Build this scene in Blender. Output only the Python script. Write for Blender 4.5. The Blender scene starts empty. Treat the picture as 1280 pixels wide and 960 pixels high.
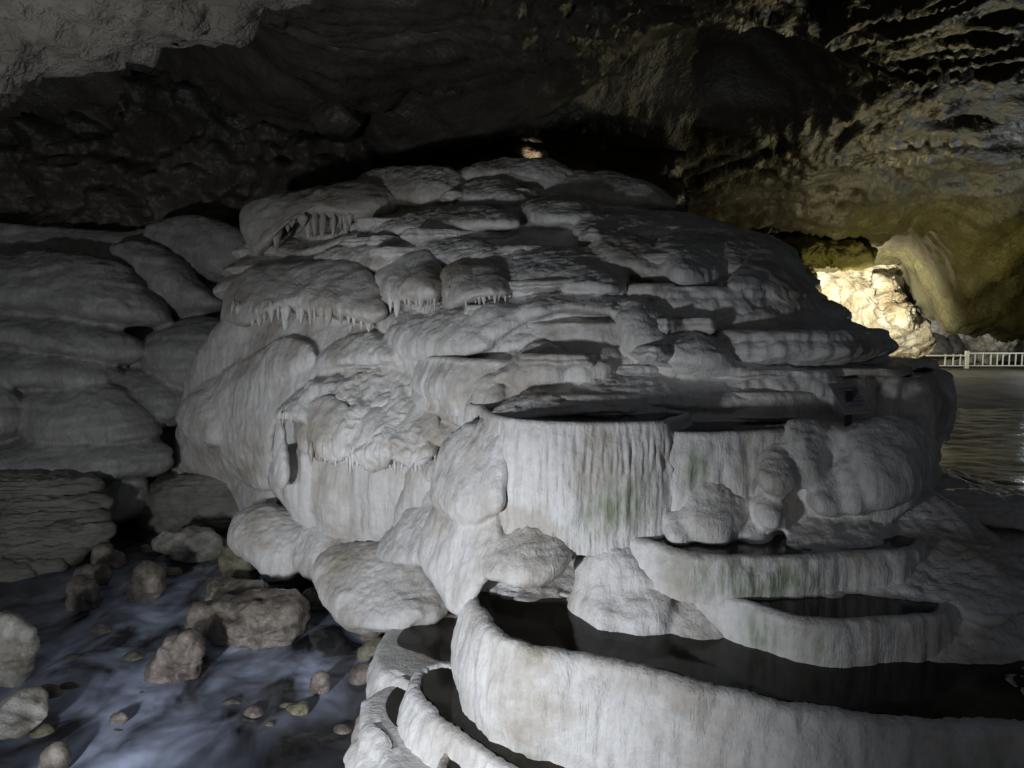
import bpy, math, random
import numpy as np
from mathutils import Vector
from mathutils.geometry import tessellate_polygon

scene = bpy.context.scene
rng = random.Random(7)

# ------------------------------------------------------------------ camera
EYE = 3.2                 # metres above the stream
FPX = 914.0               # focal length in pixels of a 1280 px wide frame
PITCH = math.atan(80.0 / FPX)
cam = bpy.data.cameras.new("camera")
cam.sensor_width = 36.0
cam.lens = 36.0 * FPX / 1280.0
cam.clip_start = 0.05
cam.clip_end = 400.0
cam_ob = bpy.data.objects.new("camera", cam)
cam_ob.location = (0, 0, EYE)
cam_ob.rotation_euler = (math.pi / 2 - PITCH, 0, 0)
scene.collection.objects.link(cam_ob)
scene.camera = cam_ob

# ------------------------------------------------------------------ world, exposure
world = bpy.data.worlds.new("World")
scene.world = world
world.use_nodes = True
wn = world.node_tree
bg = wn.nodes["Background"]
sky = wn.nodes.new("ShaderNodeTexSky")
sky.sky_type = 'NISHITA'
sky.sun_disc = False
sky.sun_elevation = math.radians(40)
sky.sun_rotation = math.radians(200)
wn.links.new(sky.outputs[0], bg.inputs[0])
bg.inputs[1].default_value = 0.011
scene.view_settings.view_transform = 'Standard'
scene.view_settings.look = 'None'
scene.view_settings.exposure = 0.0
scene.view_settings.gamma = 1.0
scene.cycles.use_denoising = True
scene.cycles.adaptive_threshold = 0.03
scene.cycles.max_bounces = 5
scene.cycles.diffuse_bounces = 2
scene.cycles.glossy_bounces = 2
scene.cycles.sample_clamp_indirect = 4.0


# ------------------------------------------------------------------ the cave's floodlights, and lights added to brighten rock
def spot(name, loc, target, energy, color, size, blend, radius):
    l = bpy.data.lights.new(name, 'SPOT')
    l.energy = energy
    l.color = color
    l.spot_size = math.radians(size)
    l.spot_blend = blend
    l.shadow_soft_size = radius
    o = bpy.data.objects.new(name, l)
    o.location = loc
    o.rotation_euler = (Vector(target) - Vector(loc)).to_track_quat('-Z', 'Y').to_euler()
    scene.collection.objects.link(o)
    return o


def point(name, loc, energy, color, radius):
    l = bpy.data.lights.new(name, 'POINT')
    l.energy = energy
    l.color = color
    l.shadow_soft_size = radius
    o = bpy.data.objects.new(name, l)
    o.location = loc
    scene.collection.objects.link(o)
    return o


spot("flood_mound", (-2.9, 0.5, 1.5), (-0.7, 5.9, 0.30), 1330, (0.87, 0.92, 1.0), 76, 0.9, 0.20)
spot("flood_bank", (-4.6, 1.4, 1.2), (-5.4, 10.5, 5.2), 560, (0.93, 0.96, 1.0), 98, 0.9, 0.2)
spot("flood_warm", (8.6, 18.0, 1.9), (10.9, 25.0, 3.9), 5600, (1.0, 0.91, 0.66), 72, 0.7, 0.2)
point("added_warm_glow", (9.6, 17.8, 1.7), 250, (1.0, 0.86, 0.42), 0.2)  # weak point light added to spread the yellow glow over the ceiling
spot("added_vault_light", (12.5, 17.0, 2.0), (8.5, 13.5, 7.0), 130, (0.88, 0.97, 1.0), 110, 0.8, 0.15)  # separate cool spot added to graze the ceiling ridges
point("added_alcove_light", (20.0, 37.6, 3.1), 420, (1.0, 0.95, 0.85), 0.2)  # unseen point light added to brighten the rocks behind the railing
point("flood_passage", (26.0, 35.5, 2.6), 170, (0.86, 0.93, 1.0), 0.3)
spot("flood_summit", (0.36, 13.0, EYE + 2.3), (0.38, 14.0, EYE + 3.2), 70, (1.0, 0.80, 0.58), 17, 0.5, 0.05)


# ------------------------------------------------------------------ pixel -> place
def ray(px, py):
    a = (np.asarray(px, float) - 640.0) / FPX
    b = -(np.asarray(py, float) - 480.0) / FPX
    cp, sp = math.cos(PITCH), math.sin(PITCH)
    return a, cp + b * sp, -sp + b * cp


def P(px, py, d):
    x, y, z = ray(px, py)
    k = np.asarray(d, float) / y
    return np.stack([x * k, y * k, EYE + z * k], -1)


def PZ(px, py, z):
    x, y, dz = ray(px, py)
    k = (z - EYE) / dz
    return np.stack([x * k, y * k, EYE + dz * k], -1)


def proj(p):
    cp, sp = math.cos(PITCH), math.sin(PITCH)
    x, y, z = p[..., 0], p[..., 1], p[..., 2] - EYE
    f = y * cp - z * sp
    u = y * sp + z * cp
    return 640 + FPX * x / f, 480 - FPX * u / f


# ------------------------------------------------------------------ noise
_r = np.random.RandomState(3)
_perm = np.concatenate([_r.permutation(256)] * 3)
_grad = _r.normal(size=(256, 3))
_grad /= np.linalg.norm(_grad, axis=1)[:, None]


def noise3(p):
    p = np.asarray(p, float)
    i = np.floor(p).astype(int)
    f = p - i
    u = f * f * f * (f * (f * 6 - 15) + 10)
    i &= 255
    out = 0
    for dx in (0, 1):
        wx = u[..., 0] if dx else 1 - u[..., 0]
        for dy in (0, 1):
            wy = u[..., 1] if dy else 1 - u[..., 1]
            for dz in (0, 1):
                wz = u[..., 2] if dz else 1 - u[..., 2]
                h = _perm[_perm[_perm[(i[..., 0] + dx) & 255] + ((i[..., 1] + dy) & 255)] + ((i[..., 2] + dz) & 255)]
                g = _grad[h]
                dot = g[..., 0] * (f[..., 0] - dx) + g[..., 1] * (f[..., 1] - dy) + g[..., 2] * (f[..., 2] - dz)
                out = out + wx * wy * wz * dot
    return out * 1.6


def fbm(p, o=4, gain=0.5, ridged=False, billow=False):
    a, s, t = 1.0, 0.0, 0.0
    p = np.asarray(p, float)
    for k in range(o):
        n = noise3(p + 17.3 * k)
        if ridged:
            n = 1 - 2 * np.abs(n)
        elif billow:
            n = 2 * np.abs(n) - 0.5
        s = s + a * n
        t += a
        a *= gain
        p = p * 2.03
    return s / t


# ------------------------------------------------------------------ objects
def tag(o, label=None, cat=None, group=None, kind=None):
    if label: o["label"] = label
    if cat: o["category"] = cat
    if group: o["group"] = group
    if kind: o["kind"] = kind
    return o


def wloc(o):
    v = Vector((0, 0, 0))
    while o is not None:
        v = v + o.location
        o = o.parent
    return v


def thing(name, loc, label, cat, group=None):
    o = bpy.data.objects.new(name, None)
    o.empty_display_size = 0.2
    o.location = Vector([float(c) for c in loc])
    scene.collection.objects.link(o)
    return tag(o, label, cat, group)


def mesh_obj(name, verts, faces, mat, parent=None, origin=None, smooth=True, attr=None):
    verts = np.asarray(verts, float)
    if origin is None:
        origin = np.array([verts[:, 0].mean(), verts[:, 1].mean(), verts[:, 2].min()])
    origin = np.asarray(origin, float)
    me = bpy.data.meshes.new(name)
    v = (verts - origin).astype(np.float32)
    faces = [np.asarray(f, np.int32) for f in (faces if isinstance(faces, (list, tuple)) and len(faces) and np.ndim(faces[0]) == 2 else [faces])]
    loops = np.concatenate([f.ravel() for f in faces])
    totals = np.concatenate([np.full(len(f), f.shape[1], np.int32) for f in faces])
    starts = np.concatenate([[0], np.cumsum(totals)[:-1]]).astype(np.int32)
    me.vertices.add(len(v)); me.vertices.foreach_set("co", v.ravel())
    me.loops.add(len(loops)); me.loops.foreach_set("vertex_index", loops)
    me.polygons.add(len(totals)); me.polygons.foreach_set("loop_start", starts)
    me.polygons.foreach_set("loop_total", totals)
    me.polygons.foreach_set("use_smooth", np.full(len(totals), smooth, bool))
    me.update(calc_edges=True)
    me.validate()
    if attr:
        for k, a in attr.items():
            at = me.attributes.new(k, 'FLOAT', 'POINT')
            at.data.foreach_set("value", np.asarray(a, np.float32))
    me.materials.append(mat)
    o = bpy.data.objects.new(name, me)
    o.location = Vector(origin) - (wloc(parent) if parent else Vector((0, 0, 0)))
    scene.collection.objects.link(o)
    if parent: o.parent = parent
    return o


def grid_faces(nr, nc, wrap=False):
    r = np.arange(nr - 1)[:, None]
    c = np.arange(nc if wrap else nc - 1)[None, :]
    c2 = (c + 1) % nc
    return np.stack([r * nc + c, r * nc + c2, (r + 1) * nc + c2, (r + 1) * nc + c], -1).reshape(-1, 4)


def normals(V, Fq):
    a, b, c, d = (V[Fq[:, k]] for k in range(4))
    n = np.cross(c - a, d - b)
    N = np.zeros_like(V)
    for k in range(4):
        for j in range(3):
            N[:, j] += np.bincount(Fq[:, k], n[:, j], len(V))
    return N / (np.linalg.norm(N, axis=1)[:, None] + 1e-12)


def spline(pts, n, closed=True):
    """Catmull-Rom through pts, resampled to n points at even arc length"""
    p = np.asarray(pts, float)
    m = len(p)
    out = []
    seg = m if closed else m - 1
    t = np.linspace(0, 1, 16, endpoint=False)[:, None]
    for i in range(seg):
        if closed:
            a, b, c, d = p[(i - 1) % m], p[i], p[(i + 1) % m], p[(i + 2) % m]
        else:
            a, b, c, d = p[max(i - 1, 0)], p[i], p[min(i + 1, m - 1)], p[min(i + 2, m - 1)]
        out.append(0.5 * ((2 * b) + (c - a) * t + (2 * a - 5 * b + 4 * c - d) * t ** 2 + (3 * b - a - 3 * c + d) * t ** 3))
    q = np.concatenate(out)
    q = np.vstack([q, q[:1] if closed else p[-1:]])
    s = np.concatenate([[0], np.cumsum(np.linalg.norm(np.diff(q, axis=0), axis=1))])
    u = np.linspace(0, s[-1], n, endpoint=not closed)
    return np.stack([np.interp(u, s, q[:, k]) for k in range(p.shape[1])], -1)


# ------------------------------------------------------------------ materials
def nodes_of(name):
    m = bpy.data.materials.new(name)
    m.use_nodes = True
    nt = m.node_tree
    return m, nt, nt.nodes, nt.links, nt.nodes["Principled BSDF"]


def tex_noise(nt, vec, scale, detail=4, rough=0.55, dist=0.0):
    n = nt.nodes.new("ShaderNodeTexNoise")
    n.inputs["Scale"].default_value = scale
    n.inputs["Detail"].default_value = detail
    n.inputs["Roughness"].default_value = rough
    n.inputs["Distortion"].default_value = dist
    nt.links.new(vec, n.inputs["Vector"])
    return n.outputs["Fac"]


def ramp(nt, fac, stops):
    r = nt.nodes.new("ShaderNodeValToRGB")
    e = r.color_ramp.elements
    while len(e) < len(stops): e.new(0.5)
    for k, (p, c) in enumerate(stops):
        e[k].position = p
        e[k].color = (*c, 1) if len(c) == 3 else c
    nt.links.new(fac, r.inputs[0])
    return r.outputs[0]


def mix(nt, fac, a, b, mode='MIX'):
    m = nt.nodes.new("ShaderNodeMix")
    m.data_type = 'RGBA'
    m.blend_type = mode
    for s, v in ((m.inputs[0], fac), (m.inputs[6], a), (m.inputs[7], b)):
        if hasattr(v, "links"): nt.links.new(v, s)
        elif isinstance(v, (int, float)): s.default_value = v
        else: s.default_value = (*v, 1)
    return m.outputs[2]


def math_node(nt, op, a, b=0.0, clamp=False):
    m = nt.nodes.new("ShaderNodeMath")
    m.operation = op
    m.use_clamp = clamp
    for s, v in ((m.inputs[0], a), (m.inputs[1], b)):
        if hasattr(v, "links"): nt.links.new(v, s)
        else: s.default_value = v
    return m.outputs[0]


def scaled_pos(nt, sx, sy, sz):
    g = nt.nodes.new("ShaderNodeNewGeometry")
    mp = nt.nodes.new("ShaderNodeMapping")
    mp.inputs["Scale"].default_value = (sx, sy, sz)
    nt.links.new(g.outputs["Position"], mp.inputs["Vector"])
    return mp.outputs["Vector"]


def bump(nt, h, strength, dist, normal=None):
    b = nt.nodes.new("ShaderNodeBump")
    b.inputs["Strength"].default_value = strength
    b.inputs["Distance"].default_value = dist
    nt.links.new(h, b.inputs["Height"])
    if normal is not None: nt.links.new(normal, b.inputs["Normal"])
    return b.outputs["Normal"]


def stone(name, cols, scale=1.2, rough=(0.45, 0.8), streak=0.0, grain=40.0, grain_d=0.006, lump=9.0, lump_d=0.02,
          algae=None, spec=0.4, squash=1.0, crack=0.0):
    m, nt, N, L, bs = nodes_of(name)
    iso = scaled_pos(nt, 1, 1, squash)
    big = tex_noise(nt, iso, scale, 5, 0.6, 0.4)
    col = ramp(nt, big, cols)
    fine = tex_noise(nt, iso, grain * 0.45, 4, 0.65)
    col = mix(nt, 0.35, col, ramp(nt, fine, [(0.3, (0.62, 0.60, 0.57)), (0.7, (1, 1, 1))]), 'MULTIPLY')
    st = None
    if streak:
        sv = scaled_pos(nt, 1, 1, 0.12)
        st = tex_noise(nt, sv, 17, 4, 0.6, 0.15)
        col = mix(nt, streak, col, ramp(nt, st, [(0.30, (0.52, 0.45, 0.36)), (0.55, (1, 1, 1))]), 'MULTIPLY')
    if algae is not None:
        a = N.new("ShaderNodeAttribute"); a.attribute_name = "algae"
        am = math_node(nt, 'MULTIPLY', a.outputs["Fac"], ramp(nt, tex_noise(nt, scaled_pos(nt, 1, 1, 0.25), 16, 4), [(0.35, (0, 0, 0)), (0.62, (1, 1, 1))]), True)
        col = mix(nt, am, col, algae)
    L.new(col, bs.inputs["Base Color"])
    rr = N.new("ShaderNodeMapRange")
    rr.inputs["To Min"].default_value = rough[0]; rr.inputs["To Max"].default_value = rough[1]
    L.new(tex_noise(nt, iso, scale * 2.7, 3), rr.inputs["Value"])
    L.new(rr.outputs[0], bs.inputs["Roughness"])
    bs.inputs["Specular IOR Level"].default_value = spec
    n = bump(nt, tex_noise(nt, iso, lump, 5, 0.6), 1.0, lump_d)
    if st is not None:
        n = bump(nt, st, 1.0, 0.026 * min(1, streak * 2), n)
        fs = tex_noise(nt, scaled_pos(nt, 1, 1, 0.2), 42, 3, 0.6, 0.2)
        n = bump(nt, fs, 1.0, 0.010 * min(1, streak * 2), n)
    if crack:
        v = N.new("ShaderNodeTexVoronoi"); v.feature = 'DISTANCE_TO_EDGE'; v.inputs["Scale"].default_value = 3.5
        wob = N.new("ShaderNodeVectorMath"); wob.operation = 'ADD'
        nz = N.new("ShaderNodeTexNoise"); nz.inputs["Scale"].default_value = 2.0; nz.inputs["Detail"].default_value = 4
        L.new(iso, nz.inputs["Vector"]); L.new(iso, wob.inputs[0]); L.new(nz.outputs["Color"], wob.inputs[1])
        L.new(wob.outputs[0], v.inputs["Vector"])
        cr = ramp(nt, v.outputs["Distance"], [(0.0, (0, 0, 0)), (0.09, (1, 1, 1))])
        n = bump(nt, cr, crack, 0.05, n)
    n = bump(nt, tex_noise(nt, iso, grain, 4, 0.7), 1.0, grain_d, n)
    L.new(n, bs.inputs["Normal"])
    return m


M_CALC = stone("white_calcite", [(0.25, (0.33, 0.285, 0.22)), (0.42, (0.54, 0.51, 0.47)), (0.52, (0.66, 0.645, 0.625)), (0.75, (0.74, 0.73, 0.72))],
               1.3, (0.25, 0.75), 0.25, 48, 0.0055, 11, 0.010, (0.21, 0.245, 0.155))
M_BANK = stone("grey_flowstone", [(0.25, (0.24, 0.24, 0.235)), (0.55, (0.38, 0.378, 0.37)), (0.8, (0.50, 0.495, 0.485))],
               0.9, (0.15, 0.5), 0.3, 40, 0.005, 7, 0.02)
M_LEDGE = stone("layered_rock", [(0.25, (0.16, 0.15, 0.13)), (0.5, (0.27, 0.26, 0.23)), (0.8, (0.42, 0.40, 0.36))],
                1.5, (0.25, 0.6), 0.0, 40, 0.008, 6, 0.05, squash=4.0)
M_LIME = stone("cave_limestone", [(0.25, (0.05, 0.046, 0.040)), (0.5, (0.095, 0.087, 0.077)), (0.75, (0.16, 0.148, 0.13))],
               0.5, (0.22, 0.5), 0.0, 14, 0.015, 2.6, 0.08, algae=(0.20, 0.20, 0.055), spec=0.5)  # ceiling tint: algae with the warm lamp's yellow glow put into the colour
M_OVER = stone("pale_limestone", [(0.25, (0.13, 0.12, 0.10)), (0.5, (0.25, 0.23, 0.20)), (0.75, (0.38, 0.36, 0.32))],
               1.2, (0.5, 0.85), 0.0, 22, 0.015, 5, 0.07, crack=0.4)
M_ALGAE_GLOW = stone("algae_glow_rock", [(0.25, (0.10, 0.09, 0.03)), (0.5, (0.22, 0.21, 0.07)), (0.75, (0.36, 0.33, 0.17))],
               0.5, (0.35, 0.7), 0.3, 10, 0.02, 2.5, 0.1)  # algae green, with yellow lamp glow painted into the base colour
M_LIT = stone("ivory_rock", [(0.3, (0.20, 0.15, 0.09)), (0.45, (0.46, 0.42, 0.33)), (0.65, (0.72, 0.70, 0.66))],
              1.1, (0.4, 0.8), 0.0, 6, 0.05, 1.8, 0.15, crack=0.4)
M_FLOOR = stone("cave_floor_rock", [(0.25, (0.06, 0.055, 0.04)), (0.5, (0.12, 0.11, 0.08)), (0.75, (0.18, 0.165, 0.12))],
                0.5, (0.55, 0.9), 0.0, 12, 0.02, 2.5, 0.08)


def boulder_mat(name, a, b, c):
    return stone(name, [(0.28, a), (0.5, b), (0.72, c)], 5.0, (0.08, 0.35), 0.0, 50, 0.006, 12, 0.03)


M_TAN = boulder_mat("tan_boulder", (0.07, 0.058, 0.045), (0.20, 0.17, 0.14), (0.38, 0.34, 0.29))
M_PINK = boulder_mat("pinkish_boulder", (0.06, 0.046, 0.038), (0.17, 0.138, 0.118), (0.34, 0.30, 0.27))
M_WHITE = boulder_mat("white_boulder", (0.18, 0.16, 0.10), (0.38, 0.36, 0.32), (0.60, 0.59, 0.56))
M_OLIVE = boulder_mat("olive_boulder", (0.08, 0.075, 0.04), (0.17, 0.155, 0.10), (0.28, 0.26, 0.19))


def pool_mat():
    m, nt, N, L, bs = nodes_of("still_pool_water")
    p = scaled_pos(nt, 1, 1, 1)
    L.new(ramp(nt, tex_noise(nt, p, 2.0, 4), [(0.3, (0.018, 0.016, 0.011)), (0.7, (0.040, 0.036, 0.026))]), bs.inputs["Base Color"])
    bs.inputs["Roughness"].default_value = 0.10
    bs.inputs["IOR"].default_value = 1.33
    bs.inputs["Specular IOR Level"].default_value = 0.22
    L.new(bump(nt, tex_noise(nt, p, 5.0, 2), 0.25, 0.004), bs.inputs["Normal"])
    return m


def stream_mat():
    m, nt, N, L, bs = nodes_of("rushing_water")
    a = N.new("ShaderNodeAttribute"); a.attribute_name = "foam"
    p = scaled_pos(nt, 1, 1, 1)
    fl = scaled_pos(nt, 1.5, 1.0, 1)
    f = math_node(nt, 'MULTIPLY', a.outputs["Fac"], ramp(nt, tex_noise(nt, fl, 1.3, 3, 0.5, 0.8), [(0.36, (0.02, 0.02, 0.02)), (0.66, (1, 1, 1))]), True)
    L.new(mix(nt, f, (0.012, 0.011, 0.011), (0.60, 0.67, 0.86)), bs.inputs["Base Color"])
    rr = N.new("ShaderNodeMapRange"); rr.inputs["To Min"].default_value = 0.16; rr.inputs["To Max"].default_value = 0.7
    L.new(f, rr.inputs["Value"]); L.new(rr.outputs[0], bs.inputs["Roughness"])
    bs.inputs["IOR"].default_value = 1.33
    L.new(bump(nt, tex_noise(nt, fl, 3.0, 3, 0.5, 0.8), 0.35, 0.03), bs.inputs["Normal"])
    return m


def plain(name, col, rough=0.5, metal=0.0):
    m, nt, N, L, bs = nodes_of(name)
    p = scaled_pos(nt, 1, 1, 1)
    c = mix(nt, 0.3, col, ramp(nt, tex_noise(nt, p, 9.0, 3), [(0.3, (0.6, 0.6, 0.6)), (0.7, (1, 1, 1))]), 'MULTIPLY')
    L.new(c, bs.inputs["Base Color"])
    bs.inputs["Roughness"].default_value = rough
    bs.inputs["Metallic"].default_value = metal
    return m


M_POOL = pool_mat()
M_STREAM = stream_mat()
M_RAIL = plain("cream_paint", (0.75, 0.73, 0.60), 0.45)
M_PLATE = plain("sign_plate", (0.22, 0.20, 0.20), 0.4)
M_TEXT = plain("sign_print", (0.13, 0.10, 0.20), 0.5)
M_DARK = plain("dark_metal", (0.03, 0.03, 0.03), 0.4, 0.6)

# ================================================================== the setting
SX, SY = 260, 260


def core_depth_init():
    return None


# ------------------------------------------------------------------ mound core (lofted plan contours)
mound = thing("flowstone_mound", (0.5, 6.5, 0.0),
              "huge white flowstone mound with stepped rimstone pools rising from the stream", "flowstone")

LEVELS = [  # height relative to the eye, [(pixel column, distance)]
    (-3.5, [(190, 12.8), (300, 11.2), (400, 9.7), (500, 8.5), (600, 7.2), (700, 6.3), (800, 5.9), (950, 5.7), (1100, 5.7), (1250, 6.0), (1500, 5.8)]),
    (-2.0, [(215, 12.2), (300, 10.4), (400, 9.0), (500, 7.9), (590, 6.7), (690, 5.8), (800, 5.5), (950, 5.35), (1100, 5.4), (1250, 5.8), (1500, 5.6)]),
    (-1.5, [(225, 12.0), (300, 10.3), (400, 8.9), (500, 7.7), (590, 6.4), (690, 5.65), (800, 5.5), (950, 5.4), (1060, 5.5), (1130, 6.0), (1160, 7.2)]),
    (-0.6, [(245, 11.6), (300, 10.2), (400, 8.7), (500, 7.4), (590, 6.35), (690, 5.95), (800, 5.9), (930, 5.9), (1020, 6.0), (1080, 6.3), (1100, 7.2)]),
    (0.0, [(285, 11.2), (340, 10.0), (420, 8.9), (510, 7.8), (600, 6.95), (690, 6.6), (800, 6.55), (920, 6.5), (980, 6.6), (1020, 7.0), (1040, 8.0)]),
    (0.7, [(300, 11.4), (360, 10.4), (440, 9.4), (520, 8.7), (600, 8.1), (690, 7.85), (780, 7.7), (850, 7.7), (905, 7.9), (945, 8.4), (960, 9.2)]),
    (1.3, [(325, 12.2), (390, 11.2), (460, 10.4), (540, 9.8), (610, 9.4), (680, 9.2), (750, 9.1), (790, 9.2), (825, 9.5), (850, 10.0), (865, 10.6)]),
    (1.95, [(430, 12.8), (480, 11.9), (530, 11.4), (580, 11.0), (630, 10.8), (660, 10.7), (690, 10.7), (715, 10.9), (735, 11.2), (750, 11.6), (755, 12.2)]),
    (2.25, [(540, 13.5), (560, 13.0), (590, 12.7), (620, 12.6), (650, 12.5), (670, 12.5), (690, 12.5), (705, 12.7), (720, 12.9), (730, 13.2), (735, 13.5)]),
]
NCOL = 300
rows = []
for zr, line in LEVELS:
    ln = np.array(line, float)
    xy = np.stack([(ln[:, 0] - 640) / FPX * ln[:, 1], ln[:, 1]], -1)
    first = xy[0] + np.array([0.6, 4.0]); last = xy[-1] + np.array([0.4, 4.0])
    q = spline(np.vstack([first, xy, last]), NCOL, closed=False)
    rows.append(np.column_stack([q, np.full(NCOL, EYE + zr)]))
rows = np.array(rows)
NROW = 240
tt = np.linspace(0, len(LEVELS) - 1, NROW)
core = np.zeros((NROW, NCOL, 3))
from_idx = np.arange(len(LEVELS))
for j in range(3):
    k = np.clip(np.floor(tt).astype(int), 0, len(LEVELS) - 2)
    f = (tt - k)[:, None]
    core[..., j] = rows[k, :, j] * (1 - f) + rows[k + 1, :, j] * f
core_flat = core.reshape(-1, 3)

# coarse map: pixel -> distance of the mound's core, used to seat the lobes on it
_u, _v = proj(core_flat)
CS = 10
CD = np.full((130, 190), np.nan)
_ci = np.floor(_u / CS).astype(int) + 20
_cj = np.floor(_v / CS).astype(int) + 10
ok = (_ci >= 0) & (_ci < 190) & (_cj >= 0) & (_cj < 130)
for i, j, d in zip(_ci[ok], _cj[ok], core_flat[ok, 1]):
    if not (CD[j, i] <= d): CD[j, i] = d
_have = np.argwhere(~np.isnan(CD))
_val = CD[~np.isnan(CD)]


def core_depth(px, py):
    q = np.array([py / CS + 10 - 0.5, px / CS + 20 - 0.5])
    d2 = ((_have - q) ** 2).sum(1)
    k = np.argsort(d2)[:6]
    w = 1 / (d2[k] + 0.3)
    return float((w * _val[k]).sum() / w.sum())


cf = grid_faces(NROW, NCOL)
cn = normals(core_flat, cf)
if cn[:, 1].mean() > 0: cn = -cn
_t = core_flat[:, 2] / 0.30 + 1.1 * noise3(core_flat * np.array([0.5, 0.5, 0.7]) + 3)
_k = np.floor(_t); _f = _t - _k
_g = np.where(_f < 0.16, np.sin(np.clip(_f / 0.16, 0, 1) * np.pi / 2), np.cos(np.clip((_f - 0.16) / 0.84, 0, 1) * np.pi / 2) ** 0.8)
_lob = np.clip(0.30 + 1.3 * np.abs(noise3(np.stack([core_flat[:, 0] * 1.1, core_flat[:, 1] * 1.1, _k * 5.3 + 0.5], -1))), 0, 1.15)
_ch = cn * np.array([1, 1, 0.25])
_amp = 0.27 * np.clip(1.0 - np.clip((-core_flat[:, 0] / core_flat[:, 1] - 0.10) / 0.10, 0, 1) * np.clip((EYE + 0.3 - core_flat[:, 2]) / 0.4, 0, 1), 0.12, 1)
cv = core_flat + _ch * (_amp * _g * _lob + 0.05 * fbm(core_flat * 1.6, 3))[:, None]
_border = np.concatenate([np.arange(NCOL), np.arange(1, NROW) * NCOL + NCOL - 1, (NROW - 1) * NCOL + np.arange(NCOL - 2, -1, -1), np.arange(NROW - 2, 0, -1) * NCOL])
_b2 = np.roll(_border, -1)
_n = len(cv)
core_faces = np.vstack([cf, cf[:, ::-1] + _n, np.stack([_b2, _border, _border + _n, _b2 + _n], -1)])
core_closed = np.vstack([cv, cv + np.array([0, 0.9, 0])])
FUSE = {"mound": [(core_closed, core_faces)], "bank": []}


# ------------------------------------------------------------------ builders
def lobe(name, outline, T=0.3, d=None, dd=0.0, kx=None, ky=None, sag=0.35, p=2.2, back=1.4, mat=None, parent=None,
         lump=0.05, lump_f=3.0, flute=0.0, flute_f=11.0, rough=0.0, rough_f=8.0, strata=0.0, algae=None, res=1.0, origin=None,
         zmin=None, fuse=None):
    """a rounded body: its outline is traced at its own distance and swells towards the viewer by T metres
       and away from the viewer by back*T, fuller towards the bottom by sag"""
    o = np.array(outline, float)
    per = np.linalg.norm(np.diff(np.vstack([o, o[:1]]), axis=0), axis=1).sum()
    NA = int(np.clip(per / 2.6 * res, 40, 260))
    b = spline(o, NA)
    # area centroid
    x, y = b[:, 0], b[:, 1]; x2, y2 = np.roll(x, -1), np.roll(y, -1)
    cr = x * y2 - x2 * y; A = cr.sum() / 2
    c = np.array([((x + x2) * cr).sum(), ((y + y2) * cr).sum()]) / (6 * A)
    bs_ = b.copy()
    kk = max(2, NA // 14)
    bs_ = sum(np.roll(bs_, j, 0) for j in range(-kk, kk + 1)) / (2 * kk + 1)
    if d is None:
        sm = np.vstack([b[::max(1, NA // 12)], (b[::max(1, NA // 8)] + c) / 2, c[None]])
        dv = np.array([core_depth(*s) for s in sm])
        G = np.column_stack([np.ones(len(sm)), (sm[:, 0] - c[0]) / 100, (c[1] - sm[:, 1]) / 100])
        g = np.linalg.lstsq(G, dv, rcond=None)[0]
        d0 = g[0] + dd
        kx = float(np.clip(g[1], -1.6, 1.6)) if kx is None else kx
        if ky is None:
            ky = float(np.clip(0.42 * g[2], 0.0, 1.3))
            d0 -= max(0.0, g[2] - ky) * (y.max() - y.min()) / 2 / 100 * 0.55
        ky = float(np.clip(g[2] + (0.35 if c[1] < 400 else 0.1), -0.5, 3.0)) if ky is None else ky
    else:
        d0 = d + dd
        kx = 0.0 if kx is None else kx
        ky = 0.0 if ky is None else ky
    rad = np.linalg.norm(b - c, axis=1).mean()
    NF = int(np.clip(rad / 2.4 * res, 9, 46)); NB = max(5, NF // 3)
    hgt = max(1.0, (y.max() - y.min()) / 2)
    rings = []
    for side, n in ((1, NF), (-1, NB)):
        ts = np.linspace(0, 1, n + 1)
        if side < 0: ts = ts[:-1][::-1]
        for t in ts:
            r = max(math.sin(t * math.pi / 2), 0.004)
            wq = r ** 5
            q = c + (b * wq + bs_ * (1 - wq) - c) * r
            D = d0 + kx * (q[:, 0] - c[0]) / 100 + ky * (c[1] - q[:, 1]) / 100
            w = P(q[:, 0], q[:, 1], D)
            off = T * max(0.0, 1 - r ** p) ** (1 / p)
            v = (c[1] - q[:, 1]) / hgt
            off = off * (1 - sag * v) if side > 0 else np.full(NA, -off * back)
            rings.append((w, off))
    W = np.array([r[0] for r in rings]); OFF = np.array([r[1] for r in rings])
    cen = P(c[0], c[1], d0)
    n = np.array([0, 0, 0]) - np.array([cen[0], cen[1], 0]); n /= np.linalg.norm(n)
    V = (W + OFF[..., None] * n).reshape(-1, 3)
    fq = grid_faces(len(rings), NA, True)
    N = normals(V, fq)
    if ((V - V.mean(0)) * N).sum() < 0:
        fq = fq[:, ::-1]; N = -N
    if fuse is not None:
        caps = [np.arange(NA), (len(rings) - 1) * NA + np.arange(NA)]
        FUSE[fuse].append((V + N * (lump * fbm(V * lump_f, 3))[:, None], fq))
        return None
    so = rng.uniform(0, 40)
    disp = lump * fbm(V * lump_f + so, 3)
    if flute:
        disp = disp + flute * (1 - N[:, 2] ** 2) * (noise3(V * np.array([flute_f, flute_f, flute_f * 0.16]) + so) + 0.5 * noise3(V * np.array([2.1, 2.1, .3]) * flute_f + so))
    if rough:
        disp = disp + rough * fbm(V * rough_f * np.array([1, 1, 1.5]) + so, 4, ridged=True)
    if strata:
        disp = disp + strata * fbm(V * np.array([1.2, 1.2, 14.0]) + so, 3, ridged=True)
    V = V + N * disp[:, None]
    if zmin is not None:
        V[:, 2] = np.maximum(V[:, 2], zmin)
    al = np.zeros(len(V)) if algae is None else algae(V)
    return mesh_obj(name, V, fq, mat or M_CALC, parent, origin, attr={"algae": al})


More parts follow.
